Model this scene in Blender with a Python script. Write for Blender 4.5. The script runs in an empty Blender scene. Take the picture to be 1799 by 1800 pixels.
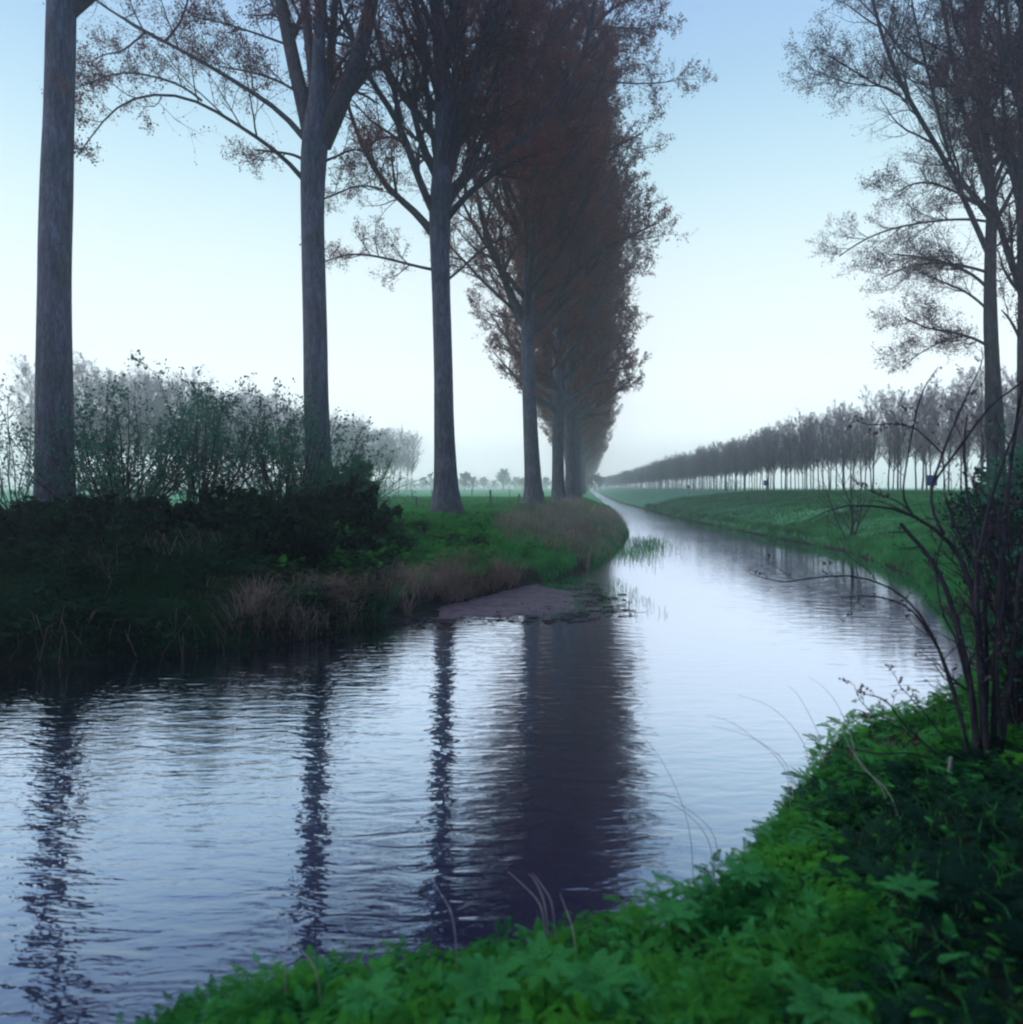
import bpy, math, random
import numpy as np
from mathutils import Vector

rad = math.radians
SC = bpy.context.scene
COL = SC.collection
EYE = 2.6          # eye height above the water (water is z = 0)
F = 1300.0         # focal length in photograph pixels
CX, HY = 899.5, 857.0

# ------------------------------------------------------------------ camera
cam_d = bpy.data.cameras.new("camera")
cam = bpy.data.objects.new("camera", cam_d)
COL.objects.link(cam)
cam.location = (0, 0, EYE)
cam.rotation_euler = (rad(90), 0, 0)
cam_d.sensor_width = 36
cam_d.lens = F / 1799 * 36
cam_d.shift_y = -(900 - HY) / 1799
cam_d.clip_start = 0.05
cam_d.clip_end = 6000
cam_d.dof.use_dof = True
cam_d.dof.focus_distance = 15.0
cam_d.dof.aperture_fstop = 1.6
SC.camera = cam

# ------------------------------------------------------------------ render / exposure
SC.view_settings.view_transform = 'Standard'
SC.view_settings.look = 'None'
SC.view_settings.gamma = 1
SC.view_settings.use_curve_mapping = False
SC.view_settings.exposure = 0.28
SC.cycles.use_denoising = True
SC.cycles.volume_bounces = 4
SC.cycles.max_bounces = 8
SC.cycles.diffuse_bounces = 3
SC.cycles.glossy_bounces = 3
SC.cycles.transparent_max_bounces = 12
SC.cycles.filter_width = 2.2

# ------------------------------------------------------------------ sky
SUN_EL, SUN_ROT = rad(52), rad(-110)
W = bpy.data.worlds.new("World")
SC.world = W
W.use_nodes = True
nt = W.node_tree
nt.nodes.clear()
def N(t, **kw):
    n = nt.nodes.new(t)
    for k, v in kw.items():
        setattr(n, k, v)
    return n
out = N('ShaderNodeOutputWorld')
bg = N('ShaderNodeBackground')
sky = N('ShaderNodeTexSky')
sky.sky_type = 'NISHITA'
sky.sun_disc = False
sky.sun_elevation = SUN_EL
sky.sun_rotation = SUN_ROT
tc = N('ShaderNodeTexCoord')
sep = N('ShaderNodeSeparateXYZ')
nt.links.new(tc.outputs['Generated'], sep.inputs[0])
ramp = N('ShaderNodeValToRGB')
cr = ramp.color_ramp
stops = [(0.0, (3.1, 3.1, 3.15)), (.05, (1.9, 1.95, 2.0)), (.10, (1.2, 1.28, 1.33)), (.18, (.90, .98, 1.0)), (.25, (.78, .89, .92)), (.31, (.66, .82, .87)), (.37, (.53, .73, .80)),
         (.42, (.44, .65, .76)), (.48, (.35, .55, .73)), (.56, (.29, .46, .71)), (1.0, (.20, .29, .66))]
cr.elements[0].position = 0; cr.elements[0].color = (*stops[0][1], 1)
cr.elements[1].position = 1; cr.elements[1].color = (*stops[-1][1], 1)
for p, c in stops[1:-1]:
    e = cr.elements.new(p); e.color = (*c, 1)
nt.links.new(sep.outputs['Z'], ramp.inputs[0])
mr = N('ShaderNodeMapRange', interpolation_type='SMOOTHSTEP')   # the evening side of the sky is the bright one
mr.inputs['From Min'].default_value = -0.5
mr.inputs['From Max'].default_value = 0.55
mr.inputs['To Min'].default_value = 0.0
mr.inputs['To Max'].default_value = 1.0
nt.links.new(sep.outputs['Y'], mr.inputs['Value'])
side = N('ShaderNodeMix', data_type='VECTOR')
nt.links.new(mr.outputs[0], side.inputs['Factor'])
side.inputs[4].default_value = (.20, .27, .48)      # the dusk side is dimmer and bluer
side.inputs[5].default_value = (1, 1, 1)
mul = N('ShaderNodeVectorMath', operation='MULTIPLY')
nt.links.new(ramp.outputs[0], mul.inputs[0])
nt.links.new(side.outputs[1], mul.inputs[1])
sk = N('ShaderNodeVectorMath', operation='SCALE')
nt.links.new(sky.outputs[0], sk.inputs[0])
sk.inputs['Scale'].default_value = 0.012
add = N('ShaderNodeVectorMath', operation='ADD')
nt.links.new(mul.outputs[0], add.inputs[0])
nt.links.new(sk.outputs[0], add.inputs[1])
nt.links.new(add.outputs[0], bg.inputs[0])
bg.inputs[1].default_value = 1.0
nt.links.new(bg.outputs[0], out.inputs[0])

sun_d = bpy.data.lights.new("sun", 'SUN')
sun_d.energy = 1.5
sun_d.angle = rad(25)
sun_d.color = (1.0, .95, .88)
sun = bpy.data.objects.new("sun", sun_d)
COL.objects.link(sun)
# sky rotation 0 points to +Y, positive turns clockwise seen from above
sdir = Vector((math.sin(SUN_ROT) * math.cos(SUN_EL), math.cos(SUN_ROT) * math.cos(SUN_EL), math.sin(SUN_EL)))
sun.rotation_euler = sdir.to_track_quat('Z', 'Y').to_euler()

# ------------------------------------------------------------------ helpers
rng = np.random.default_rng(7)

def tag(o, label=None, cat=None, group=None, kind=None):
    if label: o['label'] = label
    if cat: o['category'] = cat
    if group: o['group'] = group
    if kind: o['kind'] = kind
    return o

def W3(px, py, D):
    return np.array([(px - CX) / F * D, D, EYE - (py - HY) / F * D])

class MB:
    """collects vertices and faces, then links them as one mesh object"""
    def __init__(s):
        s.v = []; s.f4 = []; s.f3 = []; s.n = 0
    def add(s, v, f):
        v = np.asarray(v, dtype=np.float32).reshape(-1, 3)
        f = np.asarray(f, dtype=np.int64)
        (s.f4 if f.shape[1] == 4 else s.f3).append(f + s.n)
        s.v.append(v); s.n += len(v)
    def mesh(s, name, mat, smooth=True):
        v = np.concatenate(s.v)
        f4 = np.concatenate(s.f4) if s.f4 else np.zeros((0, 4), int)
        f3 = np.concatenate(s.f3) if s.f3 else np.zeros((0, 3), int)
        me = bpy.data.meshes.new(name)
        me.vertices.add(len(v)); me.vertices.foreach_set('co', v.ravel())
        loops = np.concatenate([f4.ravel(), f3.ravel()]).astype(np.int32)
        me.loops.add(len(loops)); me.loops.foreach_set('vertex_index', loops)
        st = np.concatenate([np.arange(len(f4)) * 4, len(f4) * 4 + np.arange(len(f3)) * 3]).astype(np.int32)
        me.polygons.add(len(st)); me.polygons.foreach_set('loop_start', st)
        me.polygons.foreach_set('use_smooth', np.full(len(st), smooth))
        me.update(calc_edges=True)
        me.materials.append(mat)
        return me
    def build(s, name, mat, parent=None, smooth=True):
        return link(name, s.mesh(name, mat, smooth), parent)

def link(name, me, parent=None, loc=None):
    o = bpy.data.objects.new(name, me)
    COL.objects.link(o)
    if parent is not None: o.parent = parent
    if loc is not None: o.location = loc
    return o

def copy_tree(o, parent=None):
    c = o.copy(); COL.objects.link(c)
    c.parent = parent
    for ch in list(o.children):
        copy_tree(ch, c)
    return c

def nrm(a):
    return a / np.maximum(np.linalg.norm(a, axis=-1, keepdims=True), 1e-9)

def tube_arrays(P, R, k):
    """P (n,m,3) centre lines, R (n,m) radii -> verts, quads"""
    n, m, _ = P.shape
    T = nrm(np.gradient(P, axis=1))
    Tm = nrm(T.mean(axis=1))
    ref = np.where(np.abs(Tm[:, 2:3]) > .8, np.array([[1., 0, 0]]), np.array([[0, 0, 1.]]))
    a = nrm(np.cross(Tm, ref))[:, None, :]
    U = nrm(a - (a * T).sum(-1, keepdims=True) * T)
    V = np.cross(T, U)
    an = np.arange(k) / k * 2 * np.pi
    co = np.cos(an)[None, None, :, None]; si = np.sin(an)[None, None, :, None]
    v = P[:, :, None, :] + R[:, :, None, None] * (co * U[:, :, None, :] + si * V[:, :, None, :])
    idx = np.arange(n * m * k).reshape(n, m, k)
    a0 = idx[:, :-1, :]; a1 = idx[:, 1:, :]
    b0 = np.roll(a0, -1, axis=2); b1 = np.roll(a1, -1, axis=2)
    f = np.stack([a0, b0, b1, a1], -1).reshape(-1, 4)
    return v.reshape(-1, 3), f

def add_tubes(mb, P, R, k=4):
    if len(P): mb.add(*tube_arrays(P, R, k))

def resample(pts, m):
    pts = np.asarray(pts, float)
    s = np.concatenate([[0], np.cumsum(np.linalg.norm(np.diff(pts[:, :3], axis=0), axis=1))])
    t = np.linspace(0, s[-1], m)
    # Catmull-like smoothing by fine linear then averaging
    o = np.stack([np.interp(t, s, pts[:, i]) for i in range(pts.shape[1])], 1)
    for _ in range(2):
        o[1:-1] = .25 * o[:-2] + .5 * o[1:-1] + .25 * o[2:]
    return o

def grow(P, R, n, t0, t1, ang, lf, rs, m, up, wob, rg, taper=.25, lmin=0.0, rmin=.004, absL=None, tl=.5):
    """n children on each parent polyline"""
    N_, M_, _ = P.shape
    if N_ == 0: return np.zeros((0, m, 3)), np.zeros((0, m))
    t = (t0 + (t1 - t0) * (np.arange(n)[None, :] + rg.random((N_, n))) / n)
    x = t * (M_ - 1); i = np.clip(x.astype(int), 0, M_ - 2); fr = (x - i)[..., None]
    ii = np.arange(N_)[:, None]
    base = P[ii, i] * (1 - fr) + P[ii, i + 1] * fr
    T = nrm(P[ii, i + 1] - P[ii, i])
    r = R[ii, i] * (1 - fr[..., 0]) + R[ii, i + 1] * fr[..., 0]
    L = np.linalg.norm(np.diff(P, axis=1), axis=-1).sum(1)[:, None]
    q = rg.normal(size=T.shape)
    perp = nrm(q - (q * T).sum(-1, keepdims=True) * T)
    an = ang[0] + (ang[1] - ang[0]) * rg.random((N_, n, 1))
    D = nrm(np.cos(an) * T + np.sin(an) * perp)
    if absL is not None:
        ln = absL[0] + (absL[1] - absL[0]) * rg.random((N_, n))
    else:
        ln = L * (lf[0] + (lf[1] - lf[0]) * rg.random((N_, n)))
    ln = np.maximum(ln * (1 - tl * t), lmin)
    base = base.reshape(-1, 3); D = D.reshape(-1, 3); ln = ln.reshape(-1); r0 = np.maximum(r.reshape(-1) * rs, rmin)
    pts = [base]; d = D
    for j in range(1, m):
        d = nrm(d + np.array([0, 0, up / (m - 1)]) + wob * rg.normal(size=d.shape))
        pts.append(pts[-1] + d * (ln / (m - 1))[:, None])
    Pn = np.stack(pts, 1)
    Rn = r0[:, None] * np.linspace(1, taper, m)[None, :]
    return Pn, Rn

def leaf_bits(P, per, size, rg, spread=.06, t0=.2, asp=2.0):
    """small flat leaves / catkins along twigs (n,m,3) -> verts, faces"""
    n, m, _ = P.shape
    t = t0 + (1 - t0) * rg.random((n, per))
    x = t * (m - 1); i = np.clip(x.astype(int), 0, m - 2); fr = (x - i)[..., None]
    ii = np.arange(n)[:, None]
    c = (P[ii, i] * (1 - fr) + P[ii, i + 1] * fr).reshape(-1, 3)
    c = c + rg.normal(size=c.shape) * spread
    k = len(c)
    a = nrm(rg.normal(size=(k, 3)))
    q = rg.normal(size=(k, 3)); b = nrm(q - (q * a).sum(1, keepdims=True) * a)
    s = size * (.6 + .8 * rg.random((k, 1)))
    v = np.stack([c - a * s * asp / 2, c + b * s / 2, c + a * s * asp / 2, c - b * s / 2], 1)
    return v.reshape(-1, 3), np.arange(k * 4).reshape(-1, 4)

# value noise for terrain and scattering
_G = np.random.default_rng(3).random((256, 256))
def vnoise(x, y, s=1.0, seed=0):
    x = np.asarray(x) / s + seed * 17.3; y = np.asarray(y) / s + seed * 9.1
    xi = np.floor(x).astype(int); yi = np.floor(y).astype(int)
    fx = x - xi; fy = y - yi
    fx = fx * fx * (3 - 2 * fx); fy = fy * fy * (3 - 2 * fy)
    g = lambda a, b: _G[a % 256, b % 256]
    return (g(xi, yi) * (1 - fx) + g(xi + 1, yi) * fx) * (1 - fy) + (g(xi, yi + 1) * (1 - fx) + g(xi + 1, yi + 1) * fx) * fy
def fbm(x, y, s=1.0, seed=0):
    return (vnoise(x, y, s, seed) + .5 * vnoise(x, y, s / 2.1, seed + 1) + .25 * vnoise(x, y, s / 4.3, seed + 2)) / 1.75
def ss(x):
    x = np.clip(x, 0, 1); return x * x * (3 - 2 * x)

# ------------------------------------------------------------------ materials
def new_mat(name):
    m = bpy.data.materials.new(name); m.use_nodes = True
    m.node_tree.nodes.clear()
    return m, m.node_tree

def noise_mix(t, c1, c2, scale, coord='Object', stretch=(1, 1, 1), lo=.35, hi=.65, detail=4, pos=False):
    if pos:
        g = t.nodes.new('ShaderNodeNewGeometry'); src = g.outputs['Position']
    else:
        g = t.nodes.new('ShaderNodeTexCoord'); src = g.outputs[coord]
    mp = t.nodes.new('ShaderNodeMapping'); mp.inputs['Scale'].default_value = stretch
    t.links.new(src, mp.inputs[0])
    nz = t.nodes.new('ShaderNodeTexNoise'); nz.inputs['Scale'].default_value = scale
    nz.inputs['Detail'].default_value = detail
    t.links.new(mp.outputs[0], nz.inputs['Vector'])
    r = t.nodes.new('ShaderNodeValToRGB')
    r.color_ramp.elements[0].position = lo; r.color_ramp.elements[0].color = (*c1, 1)
    r.color_ramp.elements[1].position = hi; r.color_ramp.elements[1].color = (*c2, 1)
    t.links.new(nz.outputs['Fac'], r.inputs[0])
    return r, nz, mp

def bark_mat(name, c1, c2, scale=6, bump=.6):
    m, t = new_mat(name)
    r, nz, mp = noise_mix(t, c1, c2, scale, stretch=(1, 1, .18), detail=6)
    p = t.nodes.new('ShaderNodeBsdfPrincipled'); p.inputs['Roughness'].default_value = .9
    p.inputs['Specular IOR Level'].default_value = .15
    r2, n2, _ = noise_mix(t, (1, 1, 1), (.62, .80, .66), 1.1, detail=5, lo=.42, hi=.62)     # algae and damp patches
    mu = t.nodes.new('ShaderNodeMixRGB'); mu.blend_type = 'MULTIPLY'; mu.inputs[0].default_value = .85
    t.links.new(r.outputs[0], mu.inputs[1]); t.links.new(r2.outputs[0], mu.inputs[2])
    vo = t.nodes.new('ShaderNodeTexVoronoi'); vo.feature = 'DISTANCE_TO_EDGE'; vo.inputs['Scale'].default_value = scale * 1.6
    wv = t.nodes.new('ShaderNodeVectorMath'); wv.operation = 'MULTIPLY_ADD'; t.links.new(nz.outputs['Color'], wv.inputs[0])
    wv.inputs[1].default_value = (.22, .22, .22); t.links.new(mp.outputs[0], wv.inputs[2]); t.links.new(wv.outputs[0], vo.inputs['Vector'])
    fr = t.nodes.new('ShaderNodeMapRange'); fr.inputs['From Max'].default_value = .16; fr.inputs['To Min'].default_value = .45
    t.links.new(vo.outputs['Distance'], fr.inputs['Value'])
    m3 = t.nodes.new('ShaderNodeVectorMath'); m3.operation = 'SCALE'; t.links.new(mu.outputs[0], m3.inputs[0]); t.links.new(fr.outputs[0], m3.inputs['Scale'])
    t.links.new(m3.outputs[0], p.inputs['Base Color'])
    b = t.nodes.new('ShaderNodeBump'); b.inputs['Strength'].default_value = bump; b.inputs['Distance'].default_value = .06
    hh = t.nodes.new('ShaderNodeMath'); hh.operation = 'MULTIPLY_ADD'; t.links.new(fr.outputs[0], hh.inputs[0]); hh.inputs[1].default_value = .6
    t.links.new(nz.outputs['Fac'], hh.inputs[2]); t.links.new(hh.outputs[0], b.inputs['Height']); t.links.new(b.outputs[0], p.inputs['Normal'])
    o = t.nodes.new('ShaderNodeOutputMaterial'); t.links.new(p.outputs[0], o.inputs[0])
    return m

def leaf_mat(name, c1, c2, scale=1.5, trans=.35, rough=.8, c3=None, scale2=9):
    """thin leaves: diffuse plus light passing through"""
    m, t = new_mat(name)
    r, nz, mp = noise_mix(t, c1, c2, scale, pos=True, detail=3, lo=.38, hi=.62)
    colo = r.outputs[0]
    if c3 is not None:
        r2, _, _ = noise_mix(t, (0, 0, 0), (1, 1, 1), scale2, pos=True, detail=2, lo=.5, hi=.66)
        mx = t.nodes.new('ShaderNodeMixRGB'); t.links.new(r2.outputs[0], mx.inputs[0])
        t.links.new(colo, mx.inputs[1]); mx.inputs[2].default_value = (*c3, 1); colo = mx.outputs[0]
    d = t.nodes.new('ShaderNodeBsdfDiffuse'); t.links.new(colo, d.inputs[0])
    tr = t.nodes.new('ShaderNodeBsdfTranslucent'); t.links.new(colo, tr.inputs[0])
    mx = t.nodes.new('ShaderNodeMixShader'); mx.inputs[0].default_value = trans
    t.links.new(d.outputs[0], mx.inputs[1]); t.links.new(tr.outputs[0], mx.inputs[2])
    o = t.nodes.new('ShaderNodeOutputMaterial'); t.links.new(mx.outputs[0], o.inputs[0])
    return m

def plain_mat(name, c, rough=.7, c2=None, scale=20):
    m, t = new_mat(name)
    p = t.nodes.new('ShaderNodeBsdfPrincipled'); p.inputs['Roughness'].default_value = rough
    r, nz, _ = noise_mix(t, c, c2 or tuple(x * .7 for x in c), scale)
    t.links.new(r.outputs[0], p.inputs['Base Color'])
    o = t.nodes.new('ShaderNodeOutputMaterial'); t.links.new(p.outputs[0], o.inputs[0])
    return m

M_BARK = bark_mat('poplar_bark', (.062, .064, .092), (.135, .14, .185), 7, .45)
M_LIMB = bark_mat('limb_bark', (.032, .028, .040), (.085, .075, .095), 9, .5)
M_TWIG = plain_mat('twig', (.045, .022, .026), .9)
M_CATKIN = leaf_mat('poplar_catkins', (.13, .038, .036), (.27, .085, .062), .8, .3)
M_CATKIN_R = leaf_mat('poplar_buds', (.075, .045, .065), (.14, .075, .08), .8, .3)
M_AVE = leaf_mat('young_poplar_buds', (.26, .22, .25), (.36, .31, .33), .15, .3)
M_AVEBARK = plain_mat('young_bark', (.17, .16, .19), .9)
M_HEDGE = leaf_mat('hedge_leaves', (.018, .095, .065), (.045, .19, .11), .6, .35)
M_GREENBUSH = leaf_mat('spring_leaves', (.03, .15, .05), (.07, .27, .09), .9, .4)
M_HERB = leaf_mat('herb_leaves', (.010, .085, .020), (.055, .26, .030), 1.6, .4, c3=(.05, .27, .08), scale2=5)
M_HERBBLUE = leaf_mat('herb_leaves_pale', (.03, .17, .05), (.05, .25, .07), 3, .35)
M_GRASS = leaf_mat('grass_blades', (.022, .15, .045), (.055, .32, .085), .5, .4, c3=(.09, .34, .10), scale2=2)
M_DARKGRASS = leaf_mat('painted_shade_blades', (.006, .030, .014), (.014, .07, .028), .5, .3)  # darker grass copy with the left bank's shade in its colour
M_DRY = leaf_mat('dry_grass', (.12, .09, .075), (.25, .205, .165), .8, .3)
M_REED = leaf_mat('dead_reeds', (.21, .16, .135), (.36, .28, .235), .6, .3)
M_DARKLEAF = leaf_mat('painted_shade_leaves', (.004, .016, .012), (.010, .038, .022), .9, .2)  # near black: shade of left bank and right corner put into the leaf colour
M_SHADEHERB = leaf_mat('painted_shade_herb_leaves', (.004, .020, .014), (.012, .052, .028), 1.2, .3)  # herb greens darkened to carry the shade of the left slope
M_SHRUBBARK = bark_mat('shrub_bark', (.018, .016, .026), (.055, .050, .065), 25, .4)
M_STALK = plain_mat('dry_stalk', (.22, .20, .22), .8)
M_POST = plain_mat('weathered_wood', (.13, .12, .12), .9)
M_SIGN = plain_mat('sign_paint', (.03, .07, .20), .5)
M_SIGNRED = plain_mat('sign_red_paint', (.35, .06, .06), .5)
M_STEEL = plain_mat('galvanised_post', (.22, .23, .25), .5)

def ground_mat():
    m, t = new_mat('ground')
    r, nz, _ = noise_mix(t, (.12, .42, .19), (.17, .50, .24), .35, pos=True, detail=8)
    r2, _, _ = noise_mix(t, (0, 0, 0), (1, 1, 1), 2.2, pos=True, detail=6, lo=.45, hi=.7)
    mx = t.nodes.new('ShaderNodeMixRGB'); t.links.new(r2.outputs[0], mx.inputs[0])
    t.links.new(r.outputs[0], mx.inputs[1]); mx.inputs[2].default_value = (.10, .34, .16, 1)
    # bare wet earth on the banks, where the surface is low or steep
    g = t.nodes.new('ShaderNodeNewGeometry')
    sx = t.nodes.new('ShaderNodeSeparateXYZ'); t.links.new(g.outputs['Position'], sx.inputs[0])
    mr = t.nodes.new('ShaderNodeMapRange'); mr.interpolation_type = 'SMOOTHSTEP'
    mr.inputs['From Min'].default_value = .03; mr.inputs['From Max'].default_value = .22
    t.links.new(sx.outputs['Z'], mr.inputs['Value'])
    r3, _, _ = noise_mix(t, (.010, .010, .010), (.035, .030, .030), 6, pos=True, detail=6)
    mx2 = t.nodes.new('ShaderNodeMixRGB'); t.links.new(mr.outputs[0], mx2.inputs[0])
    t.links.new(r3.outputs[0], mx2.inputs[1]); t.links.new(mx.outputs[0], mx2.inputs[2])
    # dark soil with left bank shade put into its colour; near ground equally dark
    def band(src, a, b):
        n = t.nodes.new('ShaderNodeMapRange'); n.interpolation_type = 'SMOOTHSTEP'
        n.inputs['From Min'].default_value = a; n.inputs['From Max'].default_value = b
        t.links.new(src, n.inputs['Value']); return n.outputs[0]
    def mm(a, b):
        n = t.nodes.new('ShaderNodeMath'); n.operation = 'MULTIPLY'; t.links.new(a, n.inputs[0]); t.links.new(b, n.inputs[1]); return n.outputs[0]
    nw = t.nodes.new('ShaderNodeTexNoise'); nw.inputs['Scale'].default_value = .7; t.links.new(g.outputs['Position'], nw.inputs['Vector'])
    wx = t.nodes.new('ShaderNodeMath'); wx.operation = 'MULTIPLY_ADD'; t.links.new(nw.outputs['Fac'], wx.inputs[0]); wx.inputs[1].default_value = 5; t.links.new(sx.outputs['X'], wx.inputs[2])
    bank_shade = mm(mm(band(wx.outputs[0], -.2, -1.8), band(sx.outputs['Y'], 26, 22)), band(sx.outputs['Y'], 5, 9))
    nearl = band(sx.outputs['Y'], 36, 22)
    mxn = t.nodes.new('ShaderNodeMath'); mxn.operation = 'MAXIMUM'; t.links.new(bank_shade, mxn.inputs[0]); t.links.new(nearl, mxn.inputs[1])
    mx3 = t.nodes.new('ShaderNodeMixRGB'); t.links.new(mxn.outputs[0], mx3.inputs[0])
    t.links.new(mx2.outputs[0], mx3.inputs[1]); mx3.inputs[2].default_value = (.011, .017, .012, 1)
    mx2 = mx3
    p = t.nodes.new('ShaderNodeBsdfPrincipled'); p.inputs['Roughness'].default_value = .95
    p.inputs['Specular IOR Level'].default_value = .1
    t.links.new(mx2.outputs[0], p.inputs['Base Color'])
    b = t.nodes.new('ShaderNodeBump'); b.inputs['Strength'].default_value = .7; b.inputs['Distance'].default_value = .15
    n2 = t.nodes.new('ShaderNodeTexNoise'); n2.inputs['Scale'].default_value = 5; n2.inputs['Detail'].default_value = 6
    t.links.new(g.outputs['Position'], n2.inputs['Vector'])
    t.links.new(n2.outputs['Fac'], b.inputs['Height']); t.links.new(b.outputs[0], p.inputs['Normal'])
    o = t.nodes.new('ShaderNodeOutputMaterial'); t.links.new(p.outputs[0], o.inputs[0])
    return m

def water_mat():
    m, t = new_mat('canal_water')
    g = t.nodes.new('ShaderNodeNewGeometry')
    def nz(scale, st, detail, rot=0.0, dist=0.0):
        mp = t.nodes.new('ShaderNodeMapping'); mp.inputs['Scale'].default_value = st
        mp.inputs['Rotation'].default_value = (0, 0, rot)
        t.links.new(g.outputs['Position'], mp.inputs[0])
        n = t.nodes.new('ShaderNodeTexNoise'); n.inputs['Scale'].default_value = scale
        n.inputs['Detail'].default_value = detail; n.inputs['Distortion'].default_value = dist
        t.links.new(mp.outputs[0], n.inputs['Vector'])
        return n
    def math_(op, a, b):
        n = t.nodes.new('ShaderNodeMath'); n.operation = op
        for i, v in enumerate((a, b)):
            if isinstance(v, (int, float)): n.inputs[i].default_value = v
            else: t.links.new(v, n.inputs[i])
        return n.outputs[0]
    a = nz(1.0, (1.9, 6.0, 1), 2, .12, .6)       # long low ripples across the canal
    b = nz(1.0, (8.0, 19.0, 1), 2, -.18, .4)     # fine wind ripple
    c = nz(.16, (1, 1, 1), 1)                    # calm and ruffled patches
    # wind ruffles the open bend on the left more than the sheltered right side
    sx = t.nodes.new('ShaderNodeSeparateXYZ'); t.links.new(g.outputs['Position'], sx.inputs[0])
    lr = t.nodes.new('ShaderNodeMapRange'); lr.interpolation_type = 'SMOOTHSTEP'
    lr.inputs['From Min'].default_value = 2.5; lr.inputs['From Max'].default_value = -4.0
    lr.inputs['To Min'].default_value = .22; lr.inputs['To Max'].default_value = 1.0
    t.links.new(sx.outputs['X'], lr.inputs['Value'])
    h = math_('ADD', math_('MULTIPLY', a.outputs['Fac'], 1.0), math_('MULTIPLY', math_('MULTIPLY', b.outputs['Fac'], .35), lr.outputs[0]))
    pm = math_('ADD', math_('MULTIPLY', c.outputs['Fac'], .9), .15)
    h = math_('MULTIPLY', h, pm)
    l2 = t.nodes.new('ShaderNodeMapRange'); l2.interpolation_type = 'SMOOTHSTEP'
    l2.inputs['From Min'].default_value = 4.5; l2.inputs['From Max'].default_value = -1.0
    l2.inputs['To Min'].default_value = .42; l2.inputs['To Max'].default_value = 1.0
    t.links.new(sx.outputs['X'], l2.inputs['Value'])
    h = math_('MULTIPLY', h, l2.outputs[0])
    bm = t.nodes.new('ShaderNodeBump'); bm.inputs['Strength'].default_value = 1.0; bm.inputs['Distance'].default_value = .019
    t.links.new(h, bm.inputs['Height'])
    lw = t.nodes.new('ShaderNodeLayerWeight'); lw.inputs['Blend'].default_value = .5
    r = t.nodes.new('ShaderNodeValToRGB')        # Facing: 0 straight down .. 1 grazing
    e = r.color_ramp.elements
    e[0].position = .0; e[0].color = (.05,) * 3 + (1,)
    e[1].position = 1; e[1].color = (1, 1, 1, 1)
    for p_, v_ in ((.35, .16), (.5, .36), (.62, .66), (.72, .87), (.82, .97)):
        q = e.new(p_); q.color = (v_, v_, v_, 1)
    t.links.new(lw.outputs['Facing'], r.inputs[0])
    gl = t.nodes.new('ShaderNodeBsdfGlossy'); gl.inputs['Roughness'].default_value = .035
    gl.inputs['Color'].default_value = (.83, .87, 1.0, 1)
    t.links.new(bm.outputs[0], gl.inputs['Normal'])
    d = t.nodes.new('ShaderNodeBsdfDiffuse'); d.inputs[0].default_value = (.010, .010, .035, 1)
    mx = t.nodes.new('ShaderNodeMixShader')
    t.links.new(r.outputs[0], mx.inputs[0]); t.links.new(d.outputs[0], mx.inputs[1]); t.links.new(gl.outputs[0], mx.inputs[2])
    o = t.nodes.new('ShaderNodeOutputMaterial'); t.links.new(mx.outputs[0], o.inputs[0])
    return m

def mud_mat():
    m, t = new_mat('wet_mud')
    r, n, _ = noise_mix(t, (.030, .022, .034), (.085, .062, .082), 5, pos=True, detail=8)
    p = t.nodes.new('ShaderNodeBsdfPrincipled'); p.inputs['Roughness'].default_value = .55
    t.links.new(r.outputs[0], p.inputs['Base Color'])
    b = t.nodes.new('ShaderNodeBump'); b.inputs['Strength'].default_value = .8; b.inputs['Distance'].default_value = .04
    t.links.new(n.outputs['Fac'], b.inputs['Height']); t.links.new(b.outputs[0], p.inputs['Normal'])
    o = t.nodes.new('ShaderNodeOutputMaterial'); t.links.new(p.outputs[0], o.inputs[0])
    return m

# ------------------------------------------------------------------ terrain
LEFT = np.array([(-900, -60), (-60, 3), (-30, 6.5), (-14, 9.4), (-7.3, 10.6), (-5.1, 11.4), (-3.4, 12.6), (-2.3, 14.2), (-1.4, 16.3),
                 (-.3, 18.2), (1.1, 20.4), (2.5, 23.4), (4.0, 29), (5.1, 34), (6.5, 41), (8.2, 55), (10.6, 75), (16.5, 135),
                 (25, 220), (52, 480), (100, 900)], float)
RIGHT = np.array([(-900, -900), (-40, -34), (-8, -6), (-3, -.2), (-1.95, 2.2), (-1.5, 3.0), (-1.05, 3.35), (-.5, 3.42), (0, 3.5), (.55, 3.75),
                  (1.05, 4.15), (1.75, 5.15), (2.6, 6.5), (4.5, 7.8), (6.5, 10), (8.4, 13.5), (9.7, 17), (11.9, 22), (13.6, 30), (13.7, 45),
                  (13.8, 58), (14.8, 72), (19.3, 135), (27.8, 220), (55, 480), (104, 900)], float)
POLY = np.concatenate([LEFT, RIGHT[::-1]])

def seg_dist(x, y, line):
    d = np.full(x.shape, 1e9)
    for (ax, ay), (bx, by) in zip(line[:-1], line[1:]):
        vx, vy = bx - ax, by - ay
        t = np.clip(((x - ax) * vx + (y - ay) * vy) / (vx * vx + vy * vy), 0, 1)
        d = np.minimum(d, np.hypot(x - ax - t * vx, y - ay - t * vy))
    return d
def inside(x, y, poly):
    r = np.zeros(x.shape, bool)
    n = len(poly)
    for i in range(n):
        ax, ay = poly[i]; bx, by = poly[(i + 1) % n]
        c = ((ay > y) != (by > y))
        if ay != by:
            r ^= c & (x < (bx - ax) * (y - ay) / (by - ay) + ax)
    return r
MUDP = np.array([(-2.6, 13.6), (-1.2, 14.35), (.2, 14.6), (1.5, 14.75), (2.1, 15.6), (2.1, 17), (1.8, 18.6), (1.5, 20), (.6, 20.3), (-.3, 19.5), (-2, 16.5)], float)

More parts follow.
